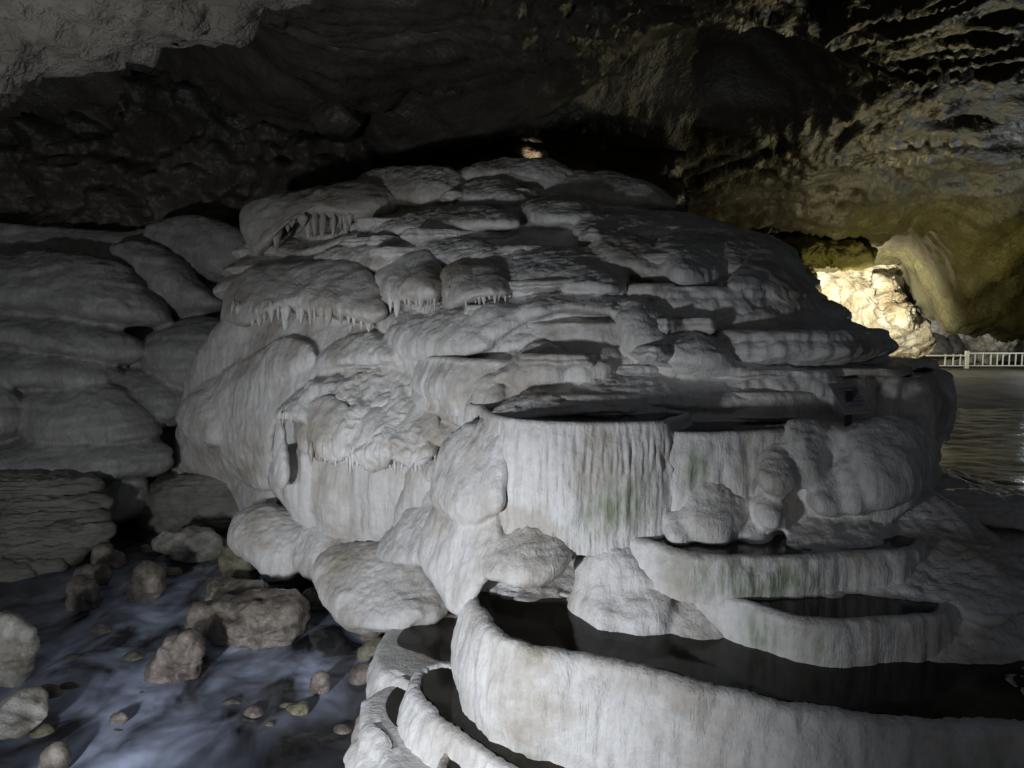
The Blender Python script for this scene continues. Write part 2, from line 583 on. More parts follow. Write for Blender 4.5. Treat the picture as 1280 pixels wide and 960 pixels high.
def blob(cx, cy, rx, ry, n=10, wob=0.08):
    return [(cx + rx * math.cos(a) * (1 + rng.uniform(-wob, wob)), cy - ry * math.sin(a) * (1 + rng.uniform(-wob, wob)))
            for a in [2 * math.pi * k / n for k in range(n)]]


def spikes(parent, mat, items, dfun, name="stalactite"):
    """hanging tapered points: (x, y of root, y of tip, width) in photo pixels, at distance dfun(x, y)"""
    for (x, y0, y1, w) in items:
        D = dfun(x, y0)
        a = P(x, y0, D)
        b = P(x + rng.uniform(-1.5, 1.5), y1, D + rng.uniform(0.0, 0.05))
        r = w / 2 / FPX * D
        nr, na = 9, 10
        V = []
        so = rng.uniform(0, 50)
        for i in range(nr):
            t = i / (nr - 1)
            rr = r * ((1 - t) ** 0.7 * 0.95 + 0.05) * min(1.0, 0.04 + 2.6 * t) * (1 + 0.12 * math.sin(7 * t + so))
            ctr = a * (1 - t) + b * t
            for k in range(na):
                th = 2 * math.pi * k / na
                wv = 1 + 0.22 * math.sin(3 * th + so)
                V.append(ctr + np.array([rr * wv * math.cos(th), rr * wv * math.sin(th), 0]))
        f = grid_faces(nr, na, True)
        cap = np.array([[(nr - 1) * na + k for k in range(na)]])
        mesh_obj(name, V, [f[:, ::-1], cap], mat, parent, attr={"algae": np.zeros(len(V))})


def fill(poly, z, name, mat, **kw):
    t = tessellate_polygon([[Vector((p[0], p[1], 0)) for p in poly]])
    V = np.column_stack([poly, np.full(len(poly), z)])
    f = np.array(t, np.int32)
    a, b, c = V[f[:, 0]], V[f[:, 1]], V[f[:, 2]]
    flip = np.cross(b - a, c - a)[:, 2] < 0
    f[flip] = f[flip][:, ::-1]
    return mesh_obj(name, V, f, mat, smooth=False, **kw)


def offset_poly(q, nrm, o):
    return q + nrm * np.asarray(o)[..., None]


def terrace(plan, z, H, name="terrace_wall", bulge=0.06, flare=0.05, rimw=0.045, free=0.016, step=0.022, flute=0.012, flute_f=13,
            lump=0.03, crest=0.012, algae=None, pool=True, cap=False, round_r=0.05, lace=0.0, nz=34, comb=None, scal=0.0, tuck=0.0):
    """a rimstone dam: closed plan outline at height z, wall outside falling H metres, a still pool inside"""
    p = np.array(plan, float)
    per = np.linalg.norm(np.diff(np.vstack([p, p[:1]]), axis=0), axis=1).sum()
    n = int(np.clip(per / step, 80, 520))
    q = spline(p, n)
    x, y = q[:, 0], q[:, 1]
    A = (x * np.roll(y, -1) - np.roll(x, -1) * y).sum()
    if A < 0: q = q[::-1]
    tg = np.roll(q, -2, 0) - np.roll(q, 2, 0)
    tg = sum(np.roll(tg, s, 0) for s in range(-4, 5))
    nr = np.stack([tg[:, 1], -tg[:, 0]], -1); nr /= np.linalg.norm(nr, axis=1)[:, None] + 1e-9
    so = rng.uniform(0, 30)
    q3 = np.column_stack([q, np.zeros(n)])
    wob = crest * (fbm(q3 * 1.6 + so, 2) + 0.22 * fbm(q3 * 7 + so, 2)) + lace * noise3(q3 * 40 + so)
    zc = 0.10 * crest * noise3(q3 * 5 + so) + 0.5 * lace * noise3(q3 * 36 + so + 9)
    prof = []
    if cap:
        for s in np.linspace(0, 1, 5): prof.append((-0.35 + s * (0.35 - round_r), 0.0, 0.0, 0.5))
    else:
        prof += [(-rimw - round_r - 0.06, -0.14, 0.5, 0.2), (-rimw - round_r - 0.012, -0.03, 1, 0.4), (-rimw - round_r, -0.006, 1, 0.8), (-rimw * 0.6 - round_r, 0.0, 1, 1)]
    for s in np.linspace(0, 1, 10): prof.append((-round_r * (1 - math.sin(s * math.pi / 2)), -round_r * (1 - math.cos(s * math.pi / 2)), 1 - 0.3 * s, 1))
    for s in np.linspace(0, 1, nz)[1:]:
        prof.append((bulge * math.sin(math.pi * min(1, s * 1.15)) + flare * s ** 1.6 - tuck * s ** 3, -round_r - (H - round_r) * s, 0.6 * max(0.0, 1 - 4 * s), 1))
    sc_ = 1 + scal * (noise3(q3 * 4.5 + so + 3) + 0.6 * noise3(q3 * 13 + so))
    R = []
    for o, dz, wk, _ in prof:
        pt = offset_poly(q, nr, np.full(n, o) + wob * wk)
        R.append(np.column_stack([pt, z + dz * sc_ + zc * wk]))
    V = np.array(R).reshape(-1, 3)
    depth = np.clip((z - V[:, 2]) / max(H, 1e-3), 0, 1)
    nn = np.tile(np.column_stack([nr, np.zeros(n)]), (len(prof), 1))
    wall = np.clip(depth * 14, 0, 1) if not cap else np.clip(depth * 14 + 0.2, 0, 1)
    dsp = lump * fbm(V * 3.2 + so, 3) + flute * (noise3(V * np.array([flute_f, flute_f, 1.6]) + so) + 0.6 * noise3(V * np.array([flute_f * 2.2, flute_f * 2.2, 4.5]) + so)
                                              + 0.35 * fbm(V * 26 + so, 2))
    if comb is not None:   # a row of short hanging ribs part of the way down
        c0, c1, amp, fr = comb
        xr = V[:, 0] / V[:, 1]
        c1v = c1 + 0.05 * noise3(V * np.array([3.0, 3.0, 0]) + so) + 0.02 * noise3(V * np.array([22.0, 22.0, 0]) + so)
        band = np.clip((depth - c0) / 0.16, 0, 1) * np.clip((c1v - depth) / 0.035, 0, 1) * np.clip((xr - 0.02) / 0.06, 0, 1)
        dsp = dsp + amp * band * (0.55 + noise3(V * np.array([fr, fr, 0.9]) + so))
    V = V + nn * (dsp * wall)[:, None]
    f = grid_faces(len(prof), n, True)
    al = np.zeros(len(V)) if algae is None else algae(V)
    faces = [f[:, ::-1]]
    if cap:
        t = np.array(tessellate_polygon([[Vector((v[0], v[1], 0)) for v in R[0]]]), np.int32)
        a, b, c = (R[0][t[:, k]] for k in range(3))
        fl = np.cross(b - a, c - a)[:, 2] < 0
        t[fl] = t[fl][:, ::-1]
        faces.append(t)
    ob = mesh_obj(name, V, faces, M_CALC, mound, attr={"algae": al})
    if pool:
        inner = offset_poly(q, nr, np.full(n, -rimw - round_r - 0.02) + wob)
        w = fill(inner[::2], z - free, "pool_water", M_POOL)
        tag(w, kind="structure")
    return ob


def zpl(pts, zr):
    return [tuple(PZ(x, y, EYE + zr)[:2]) for x, y in pts]


def dpl(pts):
    return [((x - 640) / FPX * dd_, dd_) for x, dd_ in pts]


def green(cx, cy, rx, ry, d, k=1.0):
    """algae growing round one spot of a wall: centre and radii in photo pixels at distance d"""
    c = P(cx, cy, d)
    sx, sz = rx / FPX * d, ry / FPX * d

    def f(V):
        return np.clip(1.25 - np.sqrt(((V[:, 0] - c[0]) / sx) ** 2 + ((V[:, 2] - c[2]) / sz) ** 2), 0, 1) * k
    return f


def both(*fs):
    return lambda V: np.clip(sum(f(V) for f in fs), 0, 1)


# ------------------------------------------------------------------ rimstone terraces
terrace(zpl([(1500, 932), (1300, 912), (1200, 907), (1100, 902), (1000, 888), (900, 866), (830, 847), (760, 831), (700, 819), (650, 808), (610, 790),
             (590, 768), (579, 747), (585, 731), (612, 723), (660, 728), (760, 745), (900, 760), (1100, 775), (1500, 790)], -2.0), EYE - 2.0, 0.95,
        bulge=0.07, flare=0.02, flute=0.018, flute_f=12, lace=0.016, crest=0.08, rimw=0.03, round_r=0.065, algae=both(green(655, 885, 22, 16, 4.9), green(1185, 935, 50, 40, 3.7)), step=0.018)
terrace(zpl([(900, 1120), (760, 1050), (680, 1000), (620, 958), (580, 928), (545, 904), (517, 880), (506, 860), (514, 842), (535, 830), (570, 828),
             (640, 860), (760, 900), (950, 960), (1100, 1040)], -2.65), EYE - 2.65, 0.62, bulge=0.05, flare=0.10, flute=0.014, lace=0.016, crest=0.07, rimw=0.03, round_r=0.055)
terrace(zpl([(560, 985), (548, 962), (549, 946), (560, 939), (580, 944), (605, 960), (640, 990), (610, 1010)], -2.78), EYE - 2.78, 0.4,
        bulge=0.02, flare=0.05, rimw=0.025, lace=0.012, nz=16, round_r=0.025)
terrace(zpl([(860, 728), (878, 738), (920, 751), (960, 762), (1000, 772), (1050, 778), (1110, 774), (1190, 765), (1190, 715), (1000, 712), (862, 718)], -1.75),
        EYE - 1.75, 0.34, bulge=0.01, flare=0.0, flute=0.014, lace=0.005, crest=0.06, rimw=0.02, round_r=0.05, lump=0.03, algae=both(green(945, 785, 22, 30, 4.4), green(1005, 790, 16, 26, 4.3)), nz=22)
terrace(zpl([(768, 664), (785, 672), (820, 683), (860, 693), (920, 698), (1000, 697), (1060, 692), (1140, 688), (1140, 655), (900, 652), (775, 652)], -1.5),
        EYE - 1.5, 0.32, bulge=0.01, flare=0.0, flute=0.016, lace=0.005, crest=0.06, rimw=0.02, round_r=0.05, lump=0.03, algae=green(945, 718, 95, 34, 4.6, 1.3), nz=22)
terrace(dpl([(598, 5.95), (606, 5.6), (622, 5.3), (650, 5.12), (700, 5.0), (760, 4.97), (806, 5.0), (826, 5.03), (842, 5.15), (846, 5.7), (600, 6.1)]), EYE - 0.7, 0.92,
        bulge=0.03, flare=0.05, flute=0.009, flute_f=24, lace=0.003, lump=0.035, rimw=0.015, round_r=0.035, algae=both(green(790, 625, 45, 45, 4.9), green(745, 648, 30, 30, 4.9, 0.8)),
        comb=(0.06, 0.40, 0.017, 40), nz=70, step=0.009)
terrace(dpl([(815, 5.4), (826, 5.12), (850, 5.06), (900, 5.06), (950, 5.12), (1010, 5.25), (1080, 5.42), (1135, 5.6), (1150, 6.2), (830, 6.2)]), EYE - 0.78, 0.85,
        bulge=0.03, flare=0.03, flute=0.016, flute_f=16, lump=0.07, rimw=0.015, round_r=0.04, crest=0.06, algae=green(870, 585, 25, 40, 5.0, 0.8), nz=40)
terrace(zpl([(650, 489), (662, 493), (700, 494), (760, 494), (810, 493), (870, 489), (940, 491), (1000, 490), (1040, 486), (1040, 474), (850, 472), (650, 474)], -0.57),
        EYE - 0.57, 0.2, bulge=0.02, flare=0.03, flute=0.012, nz=16)
terrace(dpl([(530, 6.9), (556, 6.5), (580, 6.3), (610, 6.2), (640, 6.2), (668, 6.3), (672, 6.9), (540, 7.2)]), EYE - 0.33, 0.5, flute=0.016, lump=0.06, nz=22, crest=0.06)
terrace(dpl([(640, 6.8), (668, 6.45), (720, 6.2), (775, 6.2), (800, 6.5), (790, 7.1), (650, 7.1)]), EYE - 0.02, 0.38, lump=0.05, crest=0.05, flute=0.016, nz=22, bulge=0.03)
terrace(dpl([(425, 8.35), (470, 7.75), (540, 7.25), (560, 7.35), (560, 8.0), (440, 8.8)]), EYE - 0.52, 0.35, flute=0.012, nz=18)

BR = dict(name="terrace_wall", flute=0.020, flute_f=12, lump=0.09, crest=0.07, scal=0.12, nz=34, rimw=0.02, step=0.02)
terrace(dpl([(705, 6.5), (718, 6.15), (760, 5.95), (820, 5.95), (870, 6.05), (890, 6.4), (880, 7.0), (710, 7.0)]), EYE - 0.37, 0.30, bulge=0.07, flare=0.02, round_r=0.06, **BR)
terrace(dpl([(855, 6.4), (880, 6.05), (950, 5.9), (1020, 5.92), (1050, 6.1), (1060, 6.6), (1050, 7.2), (860, 7.0)]), EYE - 0.41, 0.30, bulge=0.05, flare=0.05, round_r=0.04, **BR)
terrace(dpl([(866, 6.8), (880, 6.3), (920, 6.05), (990, 5.95), (1050, 6.0), (1082, 6.2), (1096, 6.7), (1090, 7.6), (870, 7.4)]), EYE - 0.08, 0.34, bulge=0.09, flare=-0.04, tuck=0.16, round_r=0.09, **BR)
terrace(dpl([(764, 7.1), (775, 6.75), (820, 6.55), (890, 6.5), (950, 6.6), (1000, 6.9), (1018, 7.4), (1010, 8.2), (770, 8.0)]), EYE + 0.30, 0.46, bulge=0.10, flare=0.02, round_r=0.10, **BR)
terrace(dpl([(1086, 6.5), (1098, 6.1), (1135, 5.95), (1168, 6.0), (1183, 6.4), (1180, 7.2), (1090, 7.2)]), EYE - 0.47, 0.62, bulge=0.06, flare=0.0, round_r=0.10, **BR)
terrace(dpl([(632, 7.7), (650, 7.35), (700, 7.15), (750, 7.2), (780, 7.5), (775, 8.2), (640, 8.2)]), EYE + 0.66, 0.40, bulge=0.10, flare=0.03, round_r=0.12, **BR)
terrace(dpl([(715, 8.4), (740, 7.95), (810, 7.7), (890, 7.7), (935, 7.95), (950, 8.5), (930, 9.2), (725, 9.2)]), EYE + 0.98, 0.42, bulge=0.10, flare=0.03, round_r=0.10, **BR)


_LZ = np.array([l[0] for l in LEVELS])


def shelf(zr, px0, px1, out, H, lob=0.5, **k):
    """a flowstone ledge following the mound's contour at one height, its lip proud and its underside tucked in"""
    i = int(np.clip(np.searchsorted(_LZ, zr) - 1, 0, len(LEVELS) - 2))
    f = (zr - _LZ[i]) / (_LZ[i + 1] - _LZ[i])
    c = (rows[i] * (1 - f) + rows[i + 1] * f)[:, :2]
    px = 640 + FPX * c[:, 0] / c[:, 1]
    m_ = np.zeros(NCOL, bool)
    a_, b_ = np.argmin(np.abs(px - px0) + 200 * (c[:, 1] > c[:, 1].min() + 5)), np.argmin(np.abs(px - px1) + 200 * (c[:, 1] > c[:, 1].min() + 5))
    seg = c[min(a_, b_):max(a_, b_) + 1]
    seg = seg[::max(1, len(seg) // 14)]
    tg = np.gradient(seg, axis=0)
    nr = np.stack([tg[:, 1], -tg[:, 0]], -1); nr /= np.linalg.norm(nr, axis=1)[:, None]
    u = np.linspace(0, 1, len(seg))
    env = np.clip(np.minimum(u, 1 - u) * 5, 0, 1) ** 0.6
    o = out * env * (1 + lob * noise3(np.column_stack([seg * 1.7, np.full(len(seg), zr * 9)])) * 1.6)
    frontl = seg + nr * o[:, None]
    backl = (seg - nr * 0.45)[::-1]
    terrace(np.vstack([frontl, backl]), EYE + zr, H, name="flowstone_shelf", cap=True, pool=False, bulge=0.03, flare=0.0, tuck=out * 0.75, round_r=min(0.05, H * 0.3), flute=0.014, flute_f=11,
            lump=0.05, crest=0.05, scal=0.35, nz=20, step=0.025, **k)


for a_ in ((-0.40, 850, 1040, 0.30, 0.12), (-0.27, 655, 760, 0.22, 0.14), (-0.20, 780, 900, 0.25, 0.16), (0.02, 800, 955, 0.30, 0.22), (0.14, 560, 650, 0.22, 0.16), (0.33, 755, 925, 0.32, 0.26),
           (0.36, 610, 760, 0.30, 0.14), (0.55, 575, 690, 0.22, 0.18), (0.75, 620, 775, 0.28, 0.26), (0.62, 770, 880, 0.30, 0.20), (0.92, 715, 890, 0.30, 0.18), (1.10, 720, 850, 0.28, 0.14),
           (0.82, 395, 600, 0.30, 0.16), (1.02, 440, 660, 0.34, 0.18), (1.30, 470, 640, 0.30, 0.20), (1.42, 640, 800, 0.30, 0.16), (1.66, 520, 690, 0.28, 0.16), (1.74, 660, 775, 0.25, 0.14)):
    shelf(a_[0], a_[1], min(a_[2], 850 if a_[0] > 0.3 else (890 if a_[0] > -0.1 else 990)), a_[3] * 1.6, a_[4], 0.8)
# low crusty shelf beside the stream
terrace(zpl([(470, 838), (468, 815), (480, 790), (505, 776), (560, 764), (620, 780), (640, 830), (540, 860), (500, 856)], -2.86), EYE - 2.86, 0.5,
        cap=True, pool=False, bulge=0.06, flare=0.03, crest=0.06, lump=0.05, round_r=0.1)
terrace(zpl([(452, 885), (466, 862), (500, 846), (540, 850), (570, 900), (620, 990), (520, 1010), (478, 960), (462, 930), (448, 908)], -2.92), EYE - 2.92, 0.45,
        cap=True, pool=False, bulge=0.08, flare=0.05, crest=0.06, lump=0.06, round_r=0.12)
for pts, zz in (([(497, 805), (510, 783), (550, 772), (590, 780), (590, 815), (556, 827), (530, 818)], -2.853),
                ([(482, 880), (497, 858), (520, 862), (528, 900), (520, 915), (492, 905)], -2.912)):
    q = spline(np.array(zpl(pts, zz)), 60)
    tag(fill(q, EYE + zz, "pool_water", M_POOL), kind="structure")


# ------------------------------------------------------------------ flowstone lobes of the mound
def FL(pts, T=0.28, name="flowstone_lobe", **k):
    k.setdefault("parent", mound)
    k.setdefault("flute", 0.010)
    if name == "flowstone_lobe" and "mat" not in k:
        k["fuse"] = "mound"
    return lobe(name, pts, T, **k)


# upper shoulders
FL([(440, 230), (470, 214), (520, 209), (572, 215), (578, 245), (550, 260), (500, 268), (470, 264), (445, 252)], 0.5, sag=0.5)
FL([(560, 243), (580, 229), (620, 225), (650, 235), (663, 255), (640, 264), (590, 264), (562, 260)], 0.5)
FL([(555, 226), (600, 206), (650, 199), (700, 205), (722, 226), (700, 246), (650, 242), (600, 234)], 0.4)
FL([(648, 264), (670, 251), (710, 247), (745, 262), (762, 279), (735, 289), (700, 291), (668, 284)], 0.55)
FL([(690, 228), (720, 214), (760, 216), (800, 226), (836, 244), (842, 260), (790, 264), (740, 257), (705, 247)], 0.4)
FL([(440, 300), (467, 282), (507, 272), (570, 258), (637, 266), (648, 285), (600, 292), (553, 297), (500, 302)], 0.5)
FL([(395, 328), (410, 313), (470, 303), (540, 298), (612, 304), (645, 316), (625, 338), (540, 338), (460, 348)], 0.4)
FL([(717, 291), (730, 275), (780, 268), (830, 265), (880, 274), (928, 289), (900, 298), (830, 298), (760, 302), (725, 304)], 0.5)
FL([(735, 312), (760, 295), (800, 296), (832, 314), (852, 345), (830, 358), (780, 348), (750, 337)], 0.45)
FL([(820, 302), (860, 291), (902, 299), (908, 340), (892, 364), (850, 362), (825, 342)], 0.5, sag=0.5)
FL([(888, 297), (930, 289), (972, 299), (998, 320), (1004, 346), (965, 352), (912, 355), (893, 332)], 0.5)
wet = FL([(908, 350), (950, 312), (990, 320), (1013, 350), (1026, 388), (1005, 397), (978, 388), (945, 366), (918, 366)], 0.45, "drapery", flute=0.03, flute_f=7)
FL([(605, 338), (630, 318), (670, 310), (720, 313), (760, 325), (787, 346), (777, 367), (720, 364), (670, 370), (630, 374), (608, 367)], 0.45, sag=0.55)
FL([(690, 362), (700, 345), (730, 335), (765, 338), (782, 355), (778, 370), (730, 368)], 0.4, dd=-0.2)
FL([(630, 392), (668, 370), (710, 365), (760, 369), (792, 385), (786, 395), (740, 393), (700, 392), (670, 398), (645, 402)], 0.4)
FL([(566, 392), (600, 380), (640, 382), (658, 402), (625, 424), (590, 428), (568, 414)], 0.35)
FL([(770, 385), (795, 372), (830, 395), (845, 420), (835, 445), (805, 452), (780, 440), (770, 415)], 0.35)
FL([(820, 428), (860, 410), (907, 430), (917, 456), (870, 462), (830, 454)], 0.35)
FL([(653, 437), (670, 427), (697, 431), (709, 450), (706, 477), (680, 484), (660, 478), (650, 457)], 0.25)
FL([(704, 446), (730, 435), (767, 437), (772, 461), (740, 478), (710, 478)], 0.25)
FL([(612, 528), (630, 505), (655, 492), (720, 494), (770, 505), (800, 512), (740, 515), (680, 518), (645, 530)], 0.22, d=5.62, ky=0.6)
FL([(575, 492), (590, 471), (615, 472), (630, 490), (632, 516), (605, 527), (580, 522)], 0.25, strata=0.03)
FL([(548, 480), (560, 458), (582, 455), (590, 480), (580, 510), (558, 520), (548, 500)], 0.25, strata=0.02)
FL([(640, 448), (660, 445), (668, 470), (655, 490), (638, 482)], 0.2)
# slabs and blocks on the right
FL([(1038, 487), (1070, 471), (1102, 475), (1108, 520), (1050, 528)], 0.3)
FL([(836, 548), (850, 540), (900, 541), (940, 540), (1000, 533), (1060, 530), (1120, 531), (1150, 545), (1152, 600), (1120, 640), (1000, 680), (900, 685), (836, 680)], 0.25, d=5.35, ky=0.1, p=5, sag=0)
# lower right of the big terrace: pointed lobes and round shoulders
for pts in ([(897, 574), (914, 585), (930, 610), (933, 640), (920, 664), (890, 670), (868, 660), (860, 640), (872, 605)],
            [(975, 550), (990, 560), (1000, 585), (990, 606), (965, 608), (948, 592), (955, 568)],
            [(968, 606), (985, 612), (993, 632), (982, 650), (958, 652), (946, 635), (952, 615)],
            [(985, 535), (1010, 531), (1028, 540), (1030, 570), (1020, 600), (1002, 598), (990, 570)],
            [(1038, 580), (1055, 590), (1062, 615), (1052, 636), (1030, 638), (1014, 625), (1020, 598)],
            [(1052, 575), (1070, 556), (1090, 565), (1096, 600), (1085, 632), (1062, 632), (1055, 605)],
            [(1070, 555), (1095, 534), (1125, 531), (1147, 545), (1151, 580), (1146, 605), (1120, 622), (1092, 625), (1080, 595)],
            [(832, 640), (850, 625), (870, 640), (872, 662), (850, 672), (834, 662)],
            [(925, 645), (945, 640), (965, 652), (962, 672), (935, 674)]):
    _p = np.array(pts, float); _c = _p.mean(0); pts = (_c + (_p - _c) * 1.22).tolist()
    FL(pts, 0.12 if _p[:, 1].max() < 602 and _p[:, 1].min() < 548 else 0.28, d=5.14, ky=0.25, kx=0.12, lump=0.03, p=2.0, sag=0.5)
FL([(978, 668), (1000, 640), (1040, 627), (1092, 624), (1113, 650), (1108, 684), (1050, 692), (995, 690)], 0.25, d=5.1, ky=0.9, kx=0.1, flute=0.014)
FL([(1052, 692), (1075, 650), (1110, 622), (1150, 611), (1202, 640), (1262, 690), (1300, 740), (1250, 775), (1180, 755), (1120, 722)], 0.3, d=4.95, ky=0.7, kx=-0.1)
FL([(1138, 624), (1180, 613), (1240, 619), (1330, 628), (1330, 668), (1230, 655), (1180, 647)], 0.25, d=5.9, ky=0.5)
FL([(1088, 780), (1072, 738), (1090, 708), (1130, 692), (1200, 718), (1330, 765), (1330, 870), (1200, 880), (1130, 860)], 0.3, d=4.45, ky=0.35, rough=0.02)
FL([(1010, 737), (1026, 721), (1046, 727), (1090, 750), (1112, 766), (1060, 764)], 0.15, d=4.62, ky=0.6, flute=0.02)
FL([(1176, 802), (1190, 781), (1232, 768), (1330, 782), (1330, 880), (1240, 838)], 0.2, d=4.4, ky=1.2, flute=0.02)
# left of the pools
FL([(720, 705), (742, 682), (770, 671), (800, 688), (835, 718), (852, 755), (850, 800), (790, 830), (735, 815), (712, 770)], 0.36, d=4.95, ky=0.1, sag=0.6, lump=0.10, lump_f=4.0, kx=-0.15, rough=0.02)
FL([(828, 790), (842, 750), (876, 739), (910, 760), (915, 800), (890, 850), (840, 845)], 0.25, d=4.66, ky=0.2, kx=-0.1)
FL([(590, 716), (615, 700), (650, 694), (690, 699), (726, 711), (745, 745), (735, 790), (670, 790), (615, 750)], 0.25, d=5.35, ky=0.6, sag=0.5)
FL([(596, 706), (622, 667), (652, 641), (673, 641), (694, 662), (712, 682), (716, 705), (675, 725), (620, 720)], 0.30, d=5.1, ky=0.3, kx=-0.2)
FL([(537, 622), (545, 577), (557, 550), (577, 534), (602, 526), (632, 528), (642, 548), (634, 600), (624, 640), (575, 650)], 0.27, d=5.56, ky=0.25, kx=-0.75, p=2.4)
FL([(539, 640), (555, 626), (583, 622), (616, 627), (630, 655), (624, 700), (600, 735), (576, 760), (555, 750), (535, 717), (523, 690), (529, 660)], 0.32, d=5.56, ky=0.2, kx=-0.75, p=2.4)
FL([(470, 693), (490, 664), (515, 639), (545, 630), (556, 662), (548, 697), (510, 700)], 0.35, d=6.9, ky=0.4, kx=-0.8)
# mid bulges on the left shoulder
FL([(294, 486), (306, 457), (338, 430), (364, 422), (392, 437), (388, 455), (354, 476), (320, 484)], 0.4)
FL([(392, 460), (420, 430), (460, 416), (488, 430), (500, 449), (440, 457)], 0.4)
FL([(482, 418), (507, 402), (553, 392), (595, 395), (616, 428), (590, 445), (553, 450), (500, 447)], 0.4)
FL([(218, 522), (240, 494), (272, 468), (310, 448), (350, 440), (420, 452), (455, 460), (430, 482), (385, 500), (348, 520), (345, 560), (348, 604), (325, 612), (302, 602),
    (280, 582), (268, 556), (240, 540)], 0.6, sag=0.2)
FL([(221, 520), (238, 495), (262, 492), (276, 520), (276, 552), (258, 560), (232, 545)], 0.45, dd=-0.3)
FL([(298, 605), (318, 596), (342, 604), (348, 628), (340, 645), (312, 648), (300, 630)], 0.4)

# toothed draperies
d_l2 = FL([(277, 391), (280, 369), (300, 343), (337, 331), (393, 327), (437, 324), (464, 342), (476, 366), (484, 392), (467, 404), (437, 401), (407, 396), (373, 392), (333, 394),
           (310, 408), (287, 402)], 0.75, "drapery", sag=0.45, flute=0.02, dd=-0.25, ky=0.9)
d_l3 = FL([(468, 347), (490, 325), (530, 313), (551, 330), (555, 360), (545, 376), (525, 380), (505, 380), (492, 384), (480, 378), (473, 365)], 0.6, "drapery", sag=0.5, flute=0.025, dd=-0.25, ky=0.9)
d_l4 = FL([(551, 345), (560, 330), (600, 322), (632, 338), (636, 370), (595, 380), (562, 386), (553, 370)], 0.55, "drapery", sag=0.5, flute=0.03, dd=-0.25, ky=0.9)
d_t1 = FL([(301, 268), (315, 252), (350, 245), (400, 235), (440, 226), (482, 228), (502, 246), (490, 269), (465, 281), (440, 284), (400, 280), (362, 280), (345, 298), (330, 318), (317, 323), (307, 300)],
          0.75, "drapery", sag=0.4, flute=0.02, dd=-0.3, ky=0.8)
FL([(312, 338), (350, 334), (420, 316), (455, 302), (445, 268), (330, 268)], 0.2, dd=0.55)
FL([(300, 440), (320, 405), (400, 398), (480, 400), (500, 430), (430, 440), (350, 432)], 0.15, dd=0.35)


def front(ob, off=0.0):
    v = np.empty(len(ob.data.vertices) * 3, np.float32); ob.data.vertices.foreach_get("co", v)
    v = v.reshape(-1, 3) + np.array(wloc(ob))
    u_, w_ = proj(v)

    def f(x, y):
        m_ = (np.abs(u_ - x) < 7) & (np.abs(w_ - y) < 5)
        if not m_.any():
            m_ = (u_ - x) ** 2 + (w_ - y) ** 2 <= ((u_ - x) ** 2 + (w_ - y) ** 2).min() + 1
        return float(np.percentile(v[m_, 1], 12)) + off
    return f


def row(x0, x1, y0f, y1f, w, jit=5, gap=1.0):
    out = []
    x = x0
    while x < x1:
        ww = w * rng.choice((0.6, 0.8, 1.1, 1.4, 1.9))
        y0 = y0f(x) + rng.uniform(-2, 2)
        out.append((x, y0, y1f(x) + rng.uniform(-jit, jit), ww))
        x += ww * gap * rng.uniform(0.55, 1.0)
    return out


spikes(d_l2, M_CALC, row(292, 470, lambda x: 376, lambda x: 403 + (6 if x > 425 else 0), 11, 7) + [(357, 372, 414, 20), (437, 368, 415, 19), (460, 370, 416, 18), (330, 376, 404, 15), (410, 374, 408, 16)], front(d_l2, 0.05))
spikes(d_l3, M_CALC, row(488, 548, lambda x: 358, lambda x: 388 - abs(x - 505) * 0.1, 8, 6) + [(497, 362, 397, 14), (527, 358, 388, 15)], front(d_l3, 0.05))
spikes(d_l4, M_CALC, row(557, 634, lambda x: 358, lambda x: 387 - (x - 557) * 0.15, 8, 4), front(d_l4, 0.05))
spikes(d_t1, M_CALC, row(335, 450, lambda x: 264, lambda x: 290, 10, 9) + [(346, 275, 312, 20), (433, 270, 305, 12), (385, 270, 300, 12)], front(d_t1, 0.05))

# the toothed block with its fluted skirt
TBK = dict(kx=-0.75, ky=0.35)
FL([(378, 486), (400, 473), (440, 467), (490, 462), (530, 472), (556, 488), (550, 500), (500, 508), (430, 510), (390, 502)], 0.3, d=7.8, kx=-0.75, ky=1.6, rough=0.035)
FL([(343, 523), (352, 508), (375, 490), (395, 488), (398, 515), (385, 524), (365, 524)], 0.3, d=8.35, kx=-0.75, ky=0.8, rough=0.02)
TL = []
t1 = FL([(360, 512), (385, 482), (433, 470), (480, 463), (530, 470), (555, 488), (552, 520), (545, 560), (527, 572), (512, 583), (498, 574), (490, 566), (480, 581), (462, 580), (440, 572),
         (428, 566), (415, 573), (398, 566), (388, 548), (382, 528)], 0.45, "drapery", d=7.55, kx=-0.75, ky=0.7, p=2.8, sag=0.25, flute=0.03, flute_f=9, lump=0.10, lump_f=3.2, rough=0.02, res=1.6)
for pts, dd_ in (([(384, 540), (392, 505), (415, 494), (438, 508), (442, 545), (432, 575), (412, 577), (393, 568)], 7.58), ([(428, 540), (440, 512), (465, 502), (490, 512), (496, 550), (484, 582), (458, 584), (436, 574)], 7.25),
                 ([(484, 545), (494, 512), (520, 500), (548, 508), (552, 540), (542, 568), (515, 586), (494, 574)], 6.92)):
    TL.append(FL(pts, 0.30, "drapery", d=dd_, flute=0.03, flute_f=9, lump=0.05, sag=0.3, **TBK))
FL([(344, 530), (352, 526), (358, 560), (360, 600), (350, 612), (342, 590)], 0.15, "column", d=8.4, **TBK)
FL([(370, 530), (384, 524), (390, 545), (386, 566), (374, 560)], 0.18, "column", d=8.25, **TBK)


def tbd(x, y): return 7.65 - 0.75 * (x - 463) / 100 - 0.55


